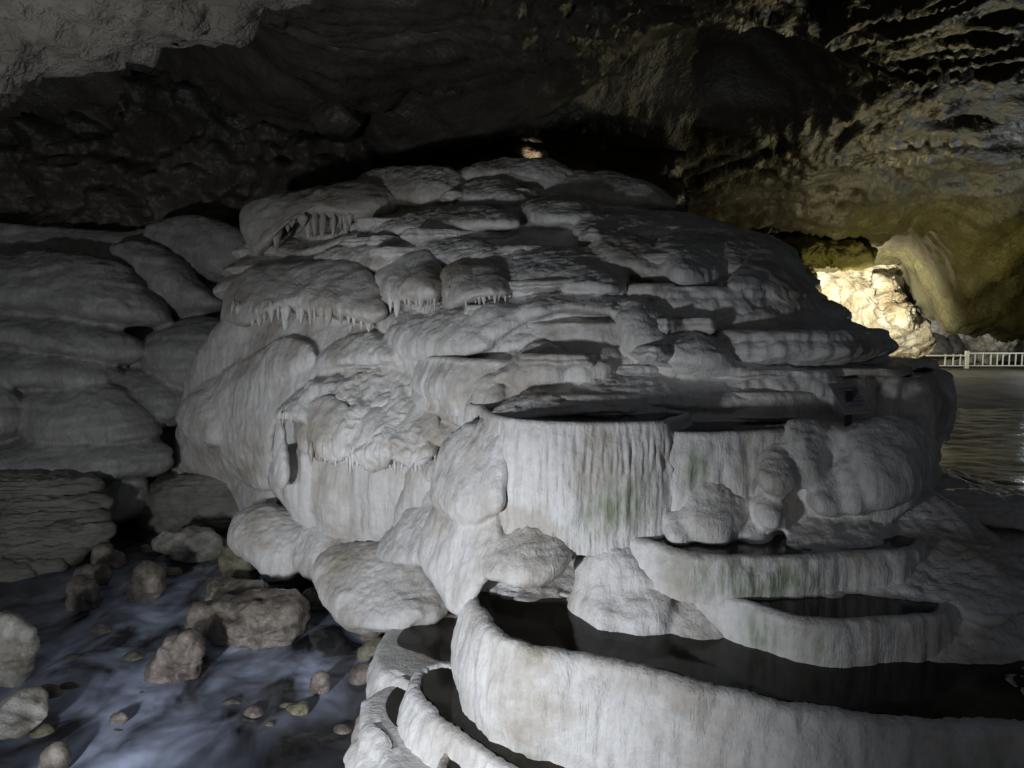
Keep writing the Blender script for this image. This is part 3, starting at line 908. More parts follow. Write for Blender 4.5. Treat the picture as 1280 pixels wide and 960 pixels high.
for tl, rw in zip(TL, (row(389, 438, lambda x: 550, lambda x: 580, 5.5, 5, 0.8), row(434, 492, lambda x: 556, lambda x: 588, 5.5, 5, 0.8),
                       row(490, 548, lambda x: 556 - max(0, x - 525) * 0.5, lambda x: 590 - max(0, x - 525) * 0.8, 5.5, 5, 0.8))):
    spikes(tl, M_CALC, rw, front(tl, 0.03))
spikes(t1, M_CALC, row(348, 386, lambda x: 515, lambda x: 530, 5, 4), lambda x, y: tbd(x, y) + 0.25)
skirt = FL([(343, 612), (350, 562), (400, 556), (470, 560), (545, 556), (556, 620), (550, 700), (480, 706), (430, 682), (380, 655)], 0.36, "drapery", d=8.1, kx=-0.75, ky=-0.1, p=3.0, sag=0.15,
           flute=0.075, flute_f=3.4, lump=0.04)
FL([(492, 700), (505, 600), (522, 580), (545, 575), (552, 640), (545, 700)], 0.22, "drapery", d=7.2, kx=-0.6, flute=0.01)
# skirt boulders and shelf along the stream
FL([(284, 664), (296, 645), (330, 634), (365, 640), (395, 660), (390, 690), (375, 715), (340, 722), (312, 700), (290, 684)], 0.45, d=8.9, ky=0.4, kx=-0.3, rough=0.03)
FL([(358, 690), (372, 660), (410, 650), (450, 662), (478, 690), (462, 712), (425, 722), (385, 720)], 0.45, d=8.3, ky=0.5, kx=-0.6, rough=0.02)
FL([(388, 715), (400, 697), (440, 687), (500, 690), (530, 705), (548, 728), (562, 748), (555, 765), (520, 770), (490, 781), (468, 776), (450, 780), (428, 772), (408, 752), (394, 736)],
   0.5, d=7.35, ky=0.3, kx=-0.4, sag=0.5)
FL([(410, 748), (425, 728), (470, 722), (500, 730), (535, 750), (530, 768), (495, 782), (466, 774), (446, 780), (424, 770)], 0.35, d=7.05, ky=0.3, kx=-0.4, sag=0.5)
FL([(276, 700), (290, 683), (315, 690), (322, 715), (312, 735), (288, 732)], 0.3, d=9.0, mat=M_OLIVE, rough=0.04)

# two leaf-shaped slabs leaning on the right shoulder
lf = FL([(1008, 390), (1020, 392), (1040, 413), (1025, 418), (1014, 414)], 0.08, "rock_slab", d=7.4, ky=0.4, mat=M_BANK, flute=0)
lf = FL([(1032, 388), (1050, 392), (1068, 405), (1078, 418), (1050, 420), (1040, 412)], 0.08, "rock_slab", d=7.4, ky=0.4, mat=M_ALGAE_GLOW, flute=0)  # green colour stands in for greenish light from behind

# ------------------------------------------------------------------ left bank
bank = thing("flowstone_bank", P(90, 600, 11.5) * np.array([1, 1, 0]), "dark grey flowstone bank of bulging layers left of the stream", "flowstone")


def LB(pts, T=0.6, name="flowstone_lobe", **k):
    k.setdefault("d", 12.2)
    k.setdefault("mat", M_BANK)
    k.setdefault("parent", bank)
    if name == "flowstone_lobe":
        k["fuse"] = "bank"
        p_ = np.array(pts, float); c_ = p_.mean(0)
        pts = (c_ + (p_ - c_) * np.array([1.07, 1.05])).tolist()
    return lobe(name, pts, T, **k)


LB([(-200, 290), (100, 300), (260, 300), (340, 330), (340, 480), (260, 560), (190, 640), (100, 660), (-200, 680)], 0.6, d=12.9, ky=0.3, back=1.5, lump=0.15, lump_f=1.0)
LB([(-80, 335), (0, 320), (80, 317), (140, 329), (178, 365), (205, 402), (140, 406), (80, 399), (0, 389), (-80, 388)], 0.8, sag=0.5, flute=0.015, lump=0.08)
LB([(140, 312), (180, 304), (222, 324), (252, 360), (278, 382), (230, 397), (190, 378), (160, 347)], 0.5, d=12.6, lump=0.08)
LB([(185, 290), (240, 272), (300, 290), (325, 330), (310, 360), (260, 350), (215, 320)], 0.5, d=13.0)
LB([(-80, 400), (0, 393), (80, 398), (140, 414), (178, 436), (150, 453), (90, 446), (0, 433), (-80, 432)], 0.8, d=12.0, lump=0.07)
LB([(-80, 442), (0, 434), (70, 440), (120, 450), (146, 470), (120, 484), (50, 486), (-80, 478)], 0.8, d=11.8)
LB([(177, 440), (200, 415), (240, 401), (287, 405), (307, 430), (292, 462), (255, 482), (230, 489), (195, 471)], 0.8, d=12.2, sag=0.2)
LB([(130, 480), (170, 463), (215, 478), (238, 500), (225, 525), (185, 530), (150, 510)], 0.7, d=12.0)
LB([(18, 505), (60, 486), (120, 480), (162, 496), (192, 526), (182, 550), (110, 552), (40, 554)], 0.8, d=11.5, flute=0.02)
LB([(-80, 480), (-10, 478), (22, 500), (18, 540), (-20, 550), (-80, 545)], 0.7, d=11.3)
LB([(-80, 560), (0, 556), (60, 548), (140, 545), (195, 556), (205, 580), (180, 592), (100, 595), (0, 600), (-80, 600)], 0.8, d=11.2, flute=0.02)
LB([(-60, 590), (60, 588), (130, 584), (165, 590), (180, 615), (172, 640), (130, 650), (-60, 650)], 0.7, d=11.2)


def fuse_lobes(key, parent, mat, voxel, iters, fl_amp, fl_f, lump, rip=0.012, tier=0.0):
    """flowstone grows over itself: merge the lobes into one skin, soften the creases, then keep each lobe as a part"""
    vs, fs, ids, n = [], [], [], 0
    for k, (v, f) in enumerate(FUSE[key]):
        vs.append(v); fs.append(f + n); ids.append(np.full(len(v), k)); n += len(v)
    V = np.vstack(vs); Fq = np.vstack(fs); ids = np.concatenate(ids)
    me = bpy.data.meshes.new("tmp")
    me.from_pydata(V.tolist(), [], Fq.tolist())
    ob = bpy.data.objects.new("tmp", me)
    scene.collection.objects.link(ob)
    md = ob.modifiers.new("r", 'REMESH'); md.mode = 'VOXEL'; md.voxel_size = voxel
    dg = bpy.context.evaluated_depsgraph_get()
    em = ob.evaluated_get(dg).to_mesh()
    m = len(em.vertices)
    W = np.empty(m * 3, np.float32); em.vertices.foreach_get("co", W); W = W.reshape(-1, 3).astype(float)
    nl = len(em.loops); li = np.empty(nl, np.int32); em.loops.foreach_get("vertex_index", li)
    Q = li.reshape(-1, 4)
    ob.evaluated_get(dg).to_mesh_clear()
    bpy.data.objects.remove(ob); bpy.data.meshes.remove(me)
    e = np.vstack([Q[:, [0, 1]], Q[:, [1, 2]], Q[:, [2, 3]], Q[:, [3, 0]]])
    deg = np.bincount(e[:, 0], minlength=m) + np.bincount(e[:, 1], minlength=m)
    for it in range(iters):
        S = np.stack([np.bincount(e[:, 0], W[e[:, 1], j], m) + np.bincount(e[:, 1], W[e[:, 0], j], m) for j in range(3)], -1)
        W = W * 0.4 + 0.6 * S / np.maximum(deg, 1)[:, None]
    N = normals(W, Q)
    if tier:
        tt_ = W[:, 2] / 0.26 + 1.2 * noise3(W * np.array([0.5, 0.5, 0.5]) + 4)
        ff = tt_ - np.floor(tt_)
        gg = np.where(ff < 0.2, ff / 0.2, 1 - (ff - 0.2) / 0.8) * np.clip(0.5 + 1.2 * noise3(W * np.array([0.7, 0.7, 1.5]) + 9), 0, 1)
        W = W + N * np.array([1, 1, 0.2]) * (tier * gg)[:, None]
        N = normals(W, Q)
    side = 1 - N[:, 2] ** 2
    W = W + N * (fl_amp * side * (noise3(W * np.array([fl_f, fl_f, fl_f * 0.15])) + 0.5 * noise3(W * np.array([2.1, 2.1, 0.3]) * fl_f + 7))
                 + lump * fbm(W * 5.0, 3) + 0.4 * lump * fbm(W * 14.0, 2))[:, None]
    up = np.clip((N[:, 2] - 0.25) * 2.5, 0, 1)
    W = W + N * (up * rip * fbm(W * np.array([9, 9, 26.0]), 3, ridged=True))[:, None]
    N = normals(W, Q)
    # nearest source lobe for every face
    from mathutils.kdtree import KDTree
    step = 5
    src = V[::step]; sid = ids[::step]
    kd = KDTree(len(src))
    for i, p_ in enumerate(src): kd.insert(p_, i)
    kd.balance()
    fc = W[Q].mean(1)
    fid = np.array([sid[kd.find(p_)[1]] for p_ in fc])
    nf = len(Q)
    es = np.sort(np.vstack([Q[:, [0, 1]], Q[:, [1, 2]], Q[:, [2, 3]], Q[:, [3, 0]]]), axis=1)
    ef = np.tile(np.arange(nf), 4)
    key_ = es[:, 0].astype(np.int64) * m + es[:, 1]
    od = np.argsort(key_, kind='stable')
    same = key_[od][1:] == key_[od][:-1]
    A_, B_ = ef[od][:-1][same], ef[od][1:][same]

    def comps():
        l = np.arange(nf)
        ok_ = fid[A_] == fid[B_]
        a_, b_ = A_[ok_], B_[ok_]
        while True:
            la, lb = l[a_], l[b_]
            hi, lo = np.maximum(la, lb), np.minimum(la, lb)
            ch = hi != lo
            if not ch.any(): return l
            l[hi[ch]] = lo[ch]
            while True:
                l2 = l[l]
                if (l2 == l).all(): break
                l = l2

    for _ in range(8):      # slivers join the neighbour they touch
        l = comps()
        cnt = np.bincount(l, minlength=nf)[l]
        mv = (fid[A_] != fid[B_])
        a_, b_ = A_[mv], B_[mv]
        small = cnt[a_] < 500
        fid[a_[small]] = fid[b_[small]]
        small = (cnt[b_] < 500) & ~((cnt[a_] < 500))
        fid[b_[small]] = fid[a_[small]]
    l = comps()
    for k in np.unique(l):
        fk = Q[l == k]
        used, inv = np.unique(fk, return_inverse=True)
        o = mesh_obj("flowstone_lobe", W[used], inv.reshape(-1, 4).astype(np.int32), mat, parent, attr={"algae": np.zeros(len(used))})
        o.data.normals_split_custom_set_from_vertices(N[used].tolist())


fuse_lobes("mound", mound, M_CALC, 0.026, 2, 0.009, 9.0, 0.018, 0.02)
fuse_lobes("bank", bank, M_BANK, 0.045, 1, 0.012, 6.0, 0.03, 0.02, 0.05)
ledge = thing("layered_ledge", P(40, 700, 9.4) * np.array([1, 1, 0]), "stack of thin dark rock layers beside the stream, below the bulging grey bank", "rock ledge")
for (y0, y1, xr, dd_) in ((596, 622, 118, 10.3), (618, 640, 131, 10.1), (636, 658, 128, 9.9), (654, 682, 132, 9.7), (676, 702, 98, 9.5), (694, 716, 75, 9.3)):
    LB([(-120, y0 + 4), (0, y0 + 1), (xr * 0.6, y0), (xr, y0 + 5), (xr + 2, (y0 + y1) / 2 + 2), (xr * 0.8, y1 - 2), (20, y1), (-120, y1 + 4)], 0.45, "rock_layer", d=dd_, mat=M_LEDGE, parent=ledge,
       p=3.0, sag=0.3, lump=0.05, rough=0.06, rough_f=4, strata=0.05, back=2.5)
LB([(-60, 710), (0, 701), (30, 704), (46, 716), (40, 730), (10, 741), (-60, 748)], 0.4, "rock_layer", d=9.0, mat=M_LEDGE, parent=ledge, rough=0.03)


# ------------------------------------------------------------------ stones in the stream
def stone_thing(pts, label, mat, T=None, rough=0.06, name="boulder", cat="boulder", group=None, z=0.0, sag=0.1, p=2.3, ky=0.0, lump=0.06, **k):
    o = np.array(pts, float)
    yb = o[:, 1].max() - 4
    w = (o[:, 0].max() - o[:, 0].min())
    D = float(PZ(o[:, 0].mean(), yb, z - 0.02)[1])
    T = T or 0.33 * w / FPX * D
    D += T * 0.35
    c = P(o[:, 0].mean(), o[:, 1].max(), D)
    ob = lobe(name, pts, T, d=D, back=1.0, mat=mat, sag=sag, p=p, ky=ky, lump=lump * 2.0, lump_f=3.6, rough=rough * 0.45, rough_f=3.2, strata=0.02, origin=(c[0], c[1], 0.0), **k)
    return tag(ob, label, cat, group)


stone_thing([(171, 633), (178, 616), (203, 598), (260, 592), (291, 590), (303, 610), (301, 648), (270, 654), (230, 661), (188, 662)],
            "big flat-topped grey boulder wedged between bank and mound", M_LEDGE, T=0.7, p=4, rough=0.05)
stone_thing([(218, 590), (225, 577), (255, 571), (284, 574), (292, 590), (270, 600), (230, 600)], "thin grey slab lying on the big flat-topped boulder", M_LEDGE, T=0.4, z=0.62, p=3, name="rock_slab", cat="rock")
stone_thing([(193, 678), (205, 667), (235, 664), (262, 667), (276, 680), (270, 692), (250, 696), (233, 703), (220, 694), (205, 684)], "glossy white and yellow boulder below the flat-topped boulder", M_WHITE, rough=0.09)
stone_thing([(262, 686), (276, 676), (290, 682), (291, 696), (275, 699), (264, 695)], "small grey stone tucked beside the white and yellow boulder", M_OLIVE)
stone_thing([(160, 738), (170, 722), (172, 711), (188, 708), (203, 718), (202, 738), (192, 752), (176, 757), (164, 750)], "upright knobbly pale stone with brown left flank in the stream", M_TAN, rough=0.08)
stone_thing([(84, 748), (88, 732), (102, 724), (117, 733), (121, 750), (112, 763), (98, 764), (88, 759)], "round brown and white stone awash in the stream", M_PINK)
stone_thing([(94, 724), (105, 710), (125, 708), (136, 722), (128, 738), (108, 738)], "pink-brown stone behind the round brown and white stone", M_PINK)
stone_thing([(114, 700), (120, 688), (135, 684), (150, 694), (154, 708), (135, 712), (120, 709)], "smooth pale grey stone half covered by rushing water", M_TAN, rough=0.02)
stone_thing([(256, 750), (266, 735), (290, 727), (320, 730), (334, 740), (322, 752), (295, 758), (270, 762)], "flat light brown boulder piled behind the widest boulder", M_TAN, rough=0.1)
stone_thing([(240, 778), (250, 762), (280, 756), (310, 750), (345, 745), (372, 752), (384, 775), (370, 795), (340, 803), (315, 802), (290, 790), (262, 792), (244, 788)],
            "widest light brown boulder in the stream, craggy and pitted", M_TAN, rough=0.13)
stone_thing([(186, 838), (195, 815), (215, 800), (238, 795), (252, 806), (254, 828), (246, 845), (220, 852), (198, 852)], "rounded brown boulder with white rim in mid stream", M_PINK, rough=0.08)
stone_thing([(-30, 800), (-10, 776), (15, 771), (35, 785), (36, 815), (30, 845), (10, 858), (-30, 860)], "tall pitted grey boulder upstream of the flat slab", M_WHITE, rough=0.09)
stone_thing([(-40, 905), (-10, 885), (25, 868), (50, 866), (61, 878), (58, 898), (30, 908), (0, 917), (-40, 930)], "long flat grey slab sloping into the stream", M_WHITE, T=0.18, rough=0.04, ky=0.4, name="rock_slab", cat="rock")
stone_thing([(388, 858), (392, 848), (402, 846), (410, 856), (408, 869), (396, 871)], "small pinkish cone-shaped stone in the rapids", M_PINK, rough=0.03)
stone_thing([(356, 888), (364, 880), (380, 880), (387, 887), (380, 895), (364, 896)], "small yellow-brown flat stone in the rapids", M_OLIVE, rough=0.04)
stone_thing([(446, 846), (452, 836), (466, 836), (472, 848), (464, 857), (450, 857)], "small red-brown stone against the crusty shelf, lowest of three", M_PINK, rough=0.04)
stone_thing([(448, 818), (456, 806), (474, 804), (482, 816), (474, 828), (454, 829)], "small yellow-green stone against the crusty shelf, middle of three", M_OLIVE, rough=0.05)
stone_thing([(456, 796), (462, 786), (476, 784), (486, 792), (480, 802), (462, 803)], "small pale pink stone against the crusty shelf, topmost of three", M_PINK, rough=0.03)
stone_thing([(137, 902), (141, 891), (152, 889), (157, 899), (150, 910), (140, 911)], "small brown stone under the foam, beside the flat slab", M_PINK, rough=0.03)
stone_thing([(58, 960), (62, 945), (74, 940), (80, 952), (74, 966), (62, 968)], "small tan stone in the foam at the slab's lower end", M_TAN, rough=0.03)
stone_thing([(380, 745), (395, 735), (415, 742), (418, 758), (400, 766), (384, 760)], "dark wet stone in the hollow under the mound's shelf", M_OLIVE)

pebble_rng = random.Random(21)
for i in range(34):
    cx, cy = pebble_rng.uniform(20, 440), pebble_rng.uniform(690, 945)
    if cx > 250 + (cy - 690) * 1.3 or cx < 120 - (cy - 690) * 0.6: continue
    r_ = pebble_rng.uniform(5, 12)
    pts = [(cx + r_ * 1.25 * math.cos(a_) * pebble_rng.uniform(0.8, 1.2), cy - r_ * 0.8 * math.sin(a_) * pebble_rng.uniform(0.8, 1.2)) for a_ in [k * math.pi / 4 for k in range(8)]]
    stone_thing(pts, ["small olive-brown pebble awash in the rushing stream", "small wet tan pebble awash in the rushing stream", "small wet grey-brown pebble awash in the rushing stream"][i % 3], [M_OLIVE, M_TAN, M_PINK][i % 3], rough=0.03, name="pebble", cat="pebble", group=["olive pebbles in the stream", "tan pebbles in the stream", "grey-brown pebbles in the stream"][i % 3], z=-0.04, lump=0.03)

# ------------------------------------------------------------------ water and ground
gx, gy = np.meshgrid(np.linspace(-15, 6, 420), np.concatenate([np.linspace(2.5, 9, 260), np.linspace(9.05, 20, 160)]))
base = np.stack([gx, gy, np.zeros_like(gx)], -1).reshape(-1, 3)
fl = base * np.array([1.3, 0.9, 1])
warp = np.stack([noise3(fl * 0.8 + 5), noise3(fl * 0.8 + 11), np.zeros(len(fl))], -1)
z = 0.05 * fbm(fl * 1.1 + warp * 0.6, 4) + 0.02 * fbm(fl * 4 + warp, 3)
u_, v_ = proj(base)
foam = 0.07 * np.clip(fbm(fl * 0.7 + warp + 3, 3) + 0.55, 0, 1)
for (cx, cy, rx, ry, a) in ((110, 800, 110, 70, 0.9), (290, 770, 90, 60, 0.8), (250, 700, 70, 40, 0.45), (150, 730, 120, 50, 0.5), (90, 870, 90, 60, 0.8), (430, 800, 70, 60, 0.9), (390, 850, 70, 60, 0.6),
                            (180, 910, 120, 70, 0.75), (40, 690, 60, 30, 0.25), (230, 640, 50, 30, 0.2), (300, 820, 60, 40, 0.4), (120, 950, 80, 40, 0.7)):
    q = PZ(cx, cy, 0.0); qx = PZ(cx + rx, cy, 0.0); qy = PZ(cx, cy + ry, 0.0)
    r2 = ((base[:, 0] - q[0]) / abs(qx[0] - q[0])) ** 2 + ((base[:, 1] - q[1]) / (abs(qy[1] - q[1]) + 0.2)) ** 2
    foam = foam + 1.2 * a * np.exp(-r2 * 1.7)
base[:, 2] = z
tag(mesh_obj("stream_water", base, grid_faces(*gx.shape), M_STREAM, attr={"foam": np.clip(foam, 0, 1)}, origin=(0, 0, 0)), kind="structure")

gx, gy = np.meshgrid(np.linspace(-40, 70, 120), np.linspace(-6, 90, 120))
b2 = np.stack([gx, gy, np.zeros_like(gx)], -1).reshape(-1, 3)
b2[:, 2] = -0.35 + 0.05 * fbm(b2 * 0.6, 3)
tag(mesh_obj("ground", b2, grid_faces(120, 120), M_FLOOR, origin=(0, 0, 0)), kind="structure")
# far channel of the stream behind the mound, right
gx, gy = np.meshgrid(np.linspace(4, 34, 260), np.linspace(9, 29, 240))
b3 = np.stack([gx, gy, np.zeros_like(gx)], -1).reshape(-1, 3)
b3[:, 2] = -0.02 + 0.05 * fbm(b3 * np.array([0.9, 1.4, 1]), 4)
tag(mesh_obj("stream_water", b3, grid_faces(240, 260), M_STREAM, attr={"foam": 0.06 + 0.0 * b3[:, 0]}, origin=(0, 0, 0)), kind="structure")
# the far bank that carries the walkway
gx, gy = np.meshgrid(np.linspace(4, 46, 220), np.linspace(23, 46, 140))
b4 = np.stack([gx, gy, np.zeros_like(gx)], -1).reshape(-1, 3)
b4[:, 2] = -0.25 + 0.85 * np.clip((b4[:, 1] - 23.5) / 12, 0, 1) + 0.12 * fbm(b4 * 0.5, 4) * np.clip((38 - b4[:, 1]) / 4, 0.1, 1)
tag(mesh_obj("far_bank", b4, grid_faces(140, 220), M_FLOOR, origin=(0, 0, 0)), kind="structure")

# ------------------------------------------------------------------ cave vault and walls
ny, nx = 460, 560
yy = 2.0 * (60 / 2.0) ** np.linspace(0, 1, ny)
tx = np.linspace(-1, 1, nx)
gy = np.repeat(yy[:, None], nx, 1)
gx = tx[None, :] * (gy * 0.95 + 3.0)
c0 = np.stack([gx, gy, np.zeros_like(gx)], -1).reshape(-1, 3)
X, Y = c0[:, 0], c0[:, 1]


def smooth(a, b, x):
    t = np.clip((x - a) / (b - a), 0, 1)
    return t * t * (3 - 2 * t)


h = 3.75 + 0.0 * X
h = h - 2.0 * smooth(11, 27, Y) * smooth(-3, 5, X) - 0.8 * smooth(27, 40, Y)
h = h + 0.7 * smooth(8, 5, Y)
h = h - 2.3 * (1 - smooth(23.5, 27.0, Y)) * smooth(17.2, 22.0, Y + 0.5 * noise3(c0 * 0.8) + 0.8 * np.abs(noise3(c0 * np.array([0.9, 0.1, 1])))) * smooth(0.0, 1.8, X - 11.7 - 0.35 * (Y - 22) + 0.9 * fbm(c0 * 0.7 + 31, 3))
# recess in the vault over the mound's right shoulder
cav = np.exp(-(((X - 3.0) / 2.2) ** 2 + ((Y - 12.2) / 2.2) ** 2) ** 2)
h = h + 1.7 * cav
h = h + 2.2 * np.exp(-(((X + 7.5) / 3.5) ** 2 + ((Y - 11.0) / 3.0) ** 2) ** 2)
wp = np.stack([noise3(c0 * 0.35 + 2), noise3(c0 * 0.35 + 8), np.zeros(len(c0))], -1)
rid = fbm(c0 * np.array([0.42, 1.0, 1]) + wp * 1.3, 6, 0.58, ridged=True)
algae_glow = smooth(13, 19, Y) * smooth(6.5, 10.5, X) * np.clip(0.55 + 0.9 * fbm(c0 * 0.4 + 9, 3), 0, 1)  # algae patches plus painted yellow glow, where the warm lamp reaches
h = h - 0.11 * fbm(c0 * np.array([1.0, 2.4, 1]) + wp * 2 + 7, 3, 0.5, ridged=True)
h = h + 0.55 * fbm(c0 * 0.28 + 40, 3) + 0.42 * (0.25 - rid) * (1 - 0.5 * cav)
c0[:, 2] = EYE + h
tag(mesh_obj("cave_ceiling", c0, grid_faces(ny, nx)[:, ::-1], M_LIME, origin=(0, 0, EYE + 4), attr={"algae": algae_glow}), kind="structure")

# back wall of the left chamber
gx, gz = np.meshgrid(np.linspace(-20, 3.5, 320), np.linspace(-0.5, 9.5, 150))
w0 = np.stack([gx, np.full_like(gx, 14.6), gz], -1).reshape(-1, 3)
w0[:, 1] += -0.5 * smooth(3.5, 5.5, w0[:, 2]) * 1.0 + 0.09 * (w0[:, 0] + 6) ** 2 * 0.12
rw = fbm(w0 * np.array([0.5, 1, 0.6]), 5, 0.55, billow=True)
w0[:, 1] -= 1.5 * rw + 0.25 * fbm(w0 * 2.2, 4, ridged=True)
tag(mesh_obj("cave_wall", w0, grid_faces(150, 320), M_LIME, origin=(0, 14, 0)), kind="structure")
# far wall of the passage
gx, gz = np.meshgrid(np.linspace(-2, 60, 320), np.linspace(-0.5, 8, 110))
w1 = np.stack([gx, np.full_like(gx, 46.0), gz], -1).reshape(-1, 3)
w1[:, 1] -= 2.5 * fbm(w1 * 0.25, 5, 0.55, billow=True)
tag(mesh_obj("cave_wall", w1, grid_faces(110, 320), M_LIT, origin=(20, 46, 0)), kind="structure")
# right side wall of the passage
gy, gz = np.meshgrid(np.linspace(6, 50, 200), np.linspace(-0.5, 8, 80))
w2 = np.stack([gy * 0.95 + 3.5, gy, gz], -1).reshape(-1, 3)
w2[:, 0] -= 1.2 * fbm(w2 * 0.4, 5, 0.55, billow=True)
tag(mesh_obj("cave_wall", w2, grid_faces(80, 200), M_LIME, origin=(20, 30, 0)), kind="structure")


def ROCK(name, pts, T, d, mat=M_LIME, **k):
    k.setdefault("lump", 0.12); k.setdefault("lump_f", 1.2); k.setdefault("rough", 0.12); k.setdefault("rough_f", 1.8)
    o = lobe(name, pts, T, d=d, mat=mat, **k)
    return tag(o, kind="structure")


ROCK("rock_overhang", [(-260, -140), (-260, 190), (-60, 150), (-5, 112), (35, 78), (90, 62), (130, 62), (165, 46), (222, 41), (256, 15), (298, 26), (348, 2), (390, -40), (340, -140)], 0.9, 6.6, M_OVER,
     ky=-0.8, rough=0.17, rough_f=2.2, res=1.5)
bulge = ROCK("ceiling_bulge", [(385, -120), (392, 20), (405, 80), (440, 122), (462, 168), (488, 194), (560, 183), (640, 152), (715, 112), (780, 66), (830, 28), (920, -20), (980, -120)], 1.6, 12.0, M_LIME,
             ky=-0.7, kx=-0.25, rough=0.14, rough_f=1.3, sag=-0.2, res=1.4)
ROCK("rock_knob", [(388, 130), (410, 105), (438, 112), (450, 140), (440, 170), (410, 165), (392, 152)], 0.5, 12.8, M_LIME)
# lit rocks round the passage
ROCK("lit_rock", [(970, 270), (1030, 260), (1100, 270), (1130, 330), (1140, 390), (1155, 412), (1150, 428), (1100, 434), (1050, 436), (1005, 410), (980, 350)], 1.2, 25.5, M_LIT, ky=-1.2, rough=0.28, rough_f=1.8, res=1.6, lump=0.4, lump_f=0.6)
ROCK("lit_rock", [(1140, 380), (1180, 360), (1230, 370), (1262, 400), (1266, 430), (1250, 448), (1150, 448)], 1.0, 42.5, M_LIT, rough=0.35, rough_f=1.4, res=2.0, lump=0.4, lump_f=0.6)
ROCK("alcove_rock", [(975, 310), (1000, 296), (1045, 300), (1085, 316), (1078, 330), (1040, 326), (1005, 326)], 0.8, 20.5, M_ALGAE_GLOW, rough=0.25, rough_f=1.8, res=2)
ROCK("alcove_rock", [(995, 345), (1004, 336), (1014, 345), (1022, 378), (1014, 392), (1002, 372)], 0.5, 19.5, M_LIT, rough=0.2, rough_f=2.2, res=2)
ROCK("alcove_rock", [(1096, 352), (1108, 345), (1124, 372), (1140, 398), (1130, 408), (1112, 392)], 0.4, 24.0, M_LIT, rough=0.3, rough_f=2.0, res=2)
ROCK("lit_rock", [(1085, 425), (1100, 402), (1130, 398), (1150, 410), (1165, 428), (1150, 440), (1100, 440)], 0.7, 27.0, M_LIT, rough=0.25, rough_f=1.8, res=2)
tag(lobe("lit_rock", [(644, 186), (652, 182), (668, 187), (682, 191), (682, 199), (664, 198), (650, 194)], 0.12, d=14.0, mat=M_LIT, lump=0.05, rough=0.04), kind="structure")
tag(ROCK("rock_mound", [(1142, 445), (1150, 425), (1166, 417), (1180, 424), (1190, 445)], 0.9, 40.0, M_LIME), "dark rounded rock behind the railing, larger of two", "rock")["kind"] = ""
tag(ROCK("rock_mound", [(1176, 445), (1184, 424), (1195, 420), (1206, 434), (1208, 447)], 0.7, 40.3, M_LIME), "dark pointed rock behind the railing, smaller of two", "rock")["kind"] = ""
for o in list(scene.objects):
    if o.name.startswith("rock_mound"): del o["kind"]


# ------------------------------------------------------------------ railing on the far walkway
def box(name, c, s, mat, parent, rot=None, bev=0.0):
    sx, sy, sz = (k / 2 for k in s)
    V = np.array([(x, y, z_) for z_ in (-sz, sz) for y in (-sy, sy) for x in (-sx, sx)], float)
    f = np.array([(0, 2, 3, 1), (4, 5, 7, 6), (0, 1, 5, 4), (2, 6, 7, 3), (0, 4, 6, 2), (1, 3, 7, 5)])
    if rot is not None: V = V @ np.array(rot).T
    return mesh_obj(name, V + np.array(c), f, mat, parent, origin=c, smooth=False)


FD = 38.0
ztop = P(1200, 441.5, FD)[2]
zbot = P(1200, 458.5, FD)[2]
rail = thing("walkway_railing", (P(1200, 458, FD)[0], FD, zbot), "cream painted railing with balusters along the far walkway", "railing")


def fx(px): return (px - 640) / FPX * FD


def hbar(x0, x1, zc, t): return box("rail", ((fx(x0) + fx(x1)) / 2, FD, zc), (fx(x1) - fx(x0), 0.06, t), M_RAIL, rail)


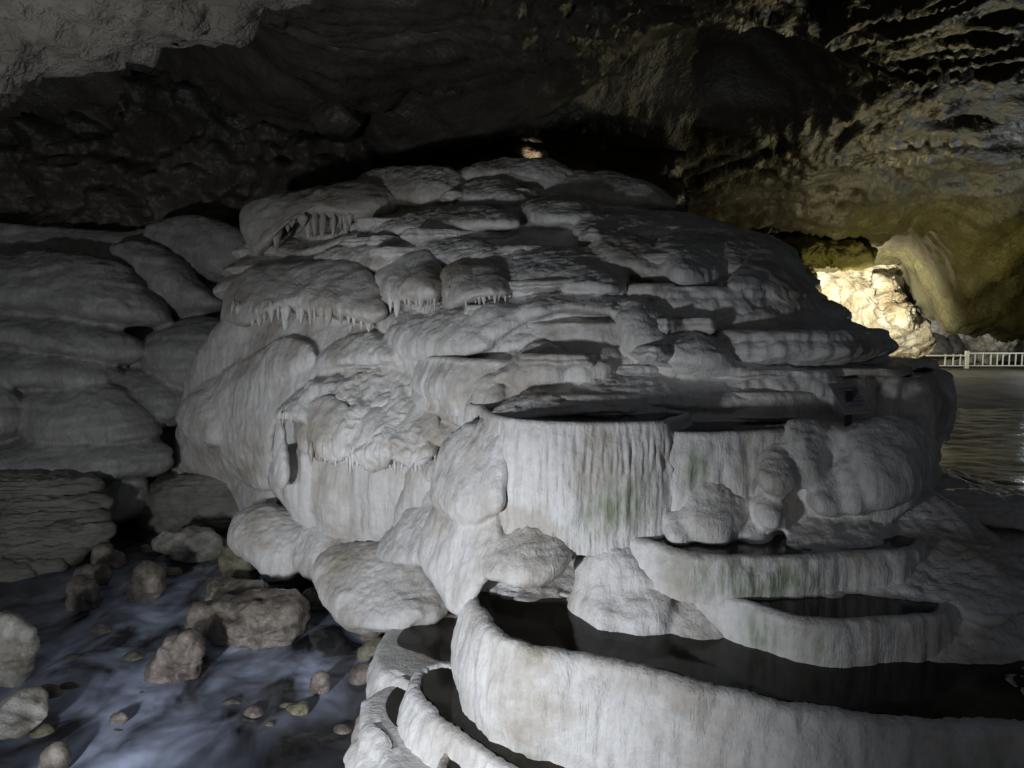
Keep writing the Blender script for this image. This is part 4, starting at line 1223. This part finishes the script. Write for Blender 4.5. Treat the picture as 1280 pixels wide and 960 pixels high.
hbar(1107, 1141, ztop, 0.07); hbar(1158, 1206, ztop - 0.12, 0.07); hbar(1211, 1330, ztop, 0.07)
hbar(1107, 1141, zbot + 0.06, 0.05); hbar(1145, 1206, zbot + 0.06, 0.05); hbar(1211, 1330, zbot + 0.06, 0.05)
for x in (1143, 1209): box("post", (fx(x), FD, (ztop + zbot) / 2 + 0.02), (0.17, 0.14, ztop - zbot + 0.2), M_RAIL, rail)
for x in [1115, 1121.5, 1128, 1135] + [1182, 1192, 1201] + [1219, 1229, 1239, 1247, 1254, 1262, 1270, 1278, 1287, 1296, 1305]:
    box("baluster", (fx(x), FD, (ztop + zbot) / 2), (0.06, 0.045, ztop - zbot - 0.1), M_RAIL, rail)
bn = thing("stone_bench", (fx(1145), FD - 1.2, P(1145, 461, FD - 1.2)[2]), "low white bench in front of the railing", "bench")
box("bench_seat", P(1145, 457, FD - 1.2), (1.25, 0.4, 0.16), M_RAIL, bn)
for x in (1134, 1156): box("leg", P(x, 461.5, FD - 1.2), (0.14, 0.3, 0.2), M_RAIL, bn)
bx_ = thing("notice_board", (fx(1107), FD - 0.5, zbot), "small pinkish notice board above the railing's end", "notice board")
box("board", P(1107, 429, FD - 0.5), (0.5, 0.06, 0.6), plain("pink_board", (0.45, 0.26, 0.24)), bx_)
box("post", P(1107, 446, FD - 0.46), (0.07, 0.05, 0.9), M_DARK, bx_)

# ------------------------------------------------------------------ information plate on the mound
SD = 5.45
tl, tr, br, bl = P(1034, 480, SD), P(1066, 478, SD), P(1088, 515, SD - 0.25), P(1058, 518, SD - 0.25)
ctr = (tl + tr + br + bl) / 4
ux = (tr - tl + br - bl) / 2; W_ = np.linalg.norm(ux); ux /= W_
uy = (tl - bl + tr - br) / 2; uy -= ux * (uy @ ux); H_ = np.linalg.norm(uy); uy /= H_
uz = np.cross(ux, uy)
if uz @ (np.array([0, 0, EYE]) - ctr) < 0: uz = -uz
RT = np.column_stack([ux, uy, uz])
sign = thing("information_sign", (bl + br) / 2, "small tilted information plate with purple lines of print on the mound", "sign")
box("panel", ctr, (W_, H_, 0.012), M_PLATE, sign, RT)
for k in range(6):
    w = W_ * (0.62 + 0.1 * math.sin(k * 2.1))
    box("text_line", ctr + uy * H_ * (0.28 - 0.11 * k) + uz * 0.008 + ux * W_ * 0.05, (w, H_ * 0.045, 0.003), M_TEXT, sign, RT)
box("stand", ctr - uz * 0.06 - uy * 0.08 - ux * 0.02, (W_ * 0.25, 0.02, 0.3), M_DARK, sign)
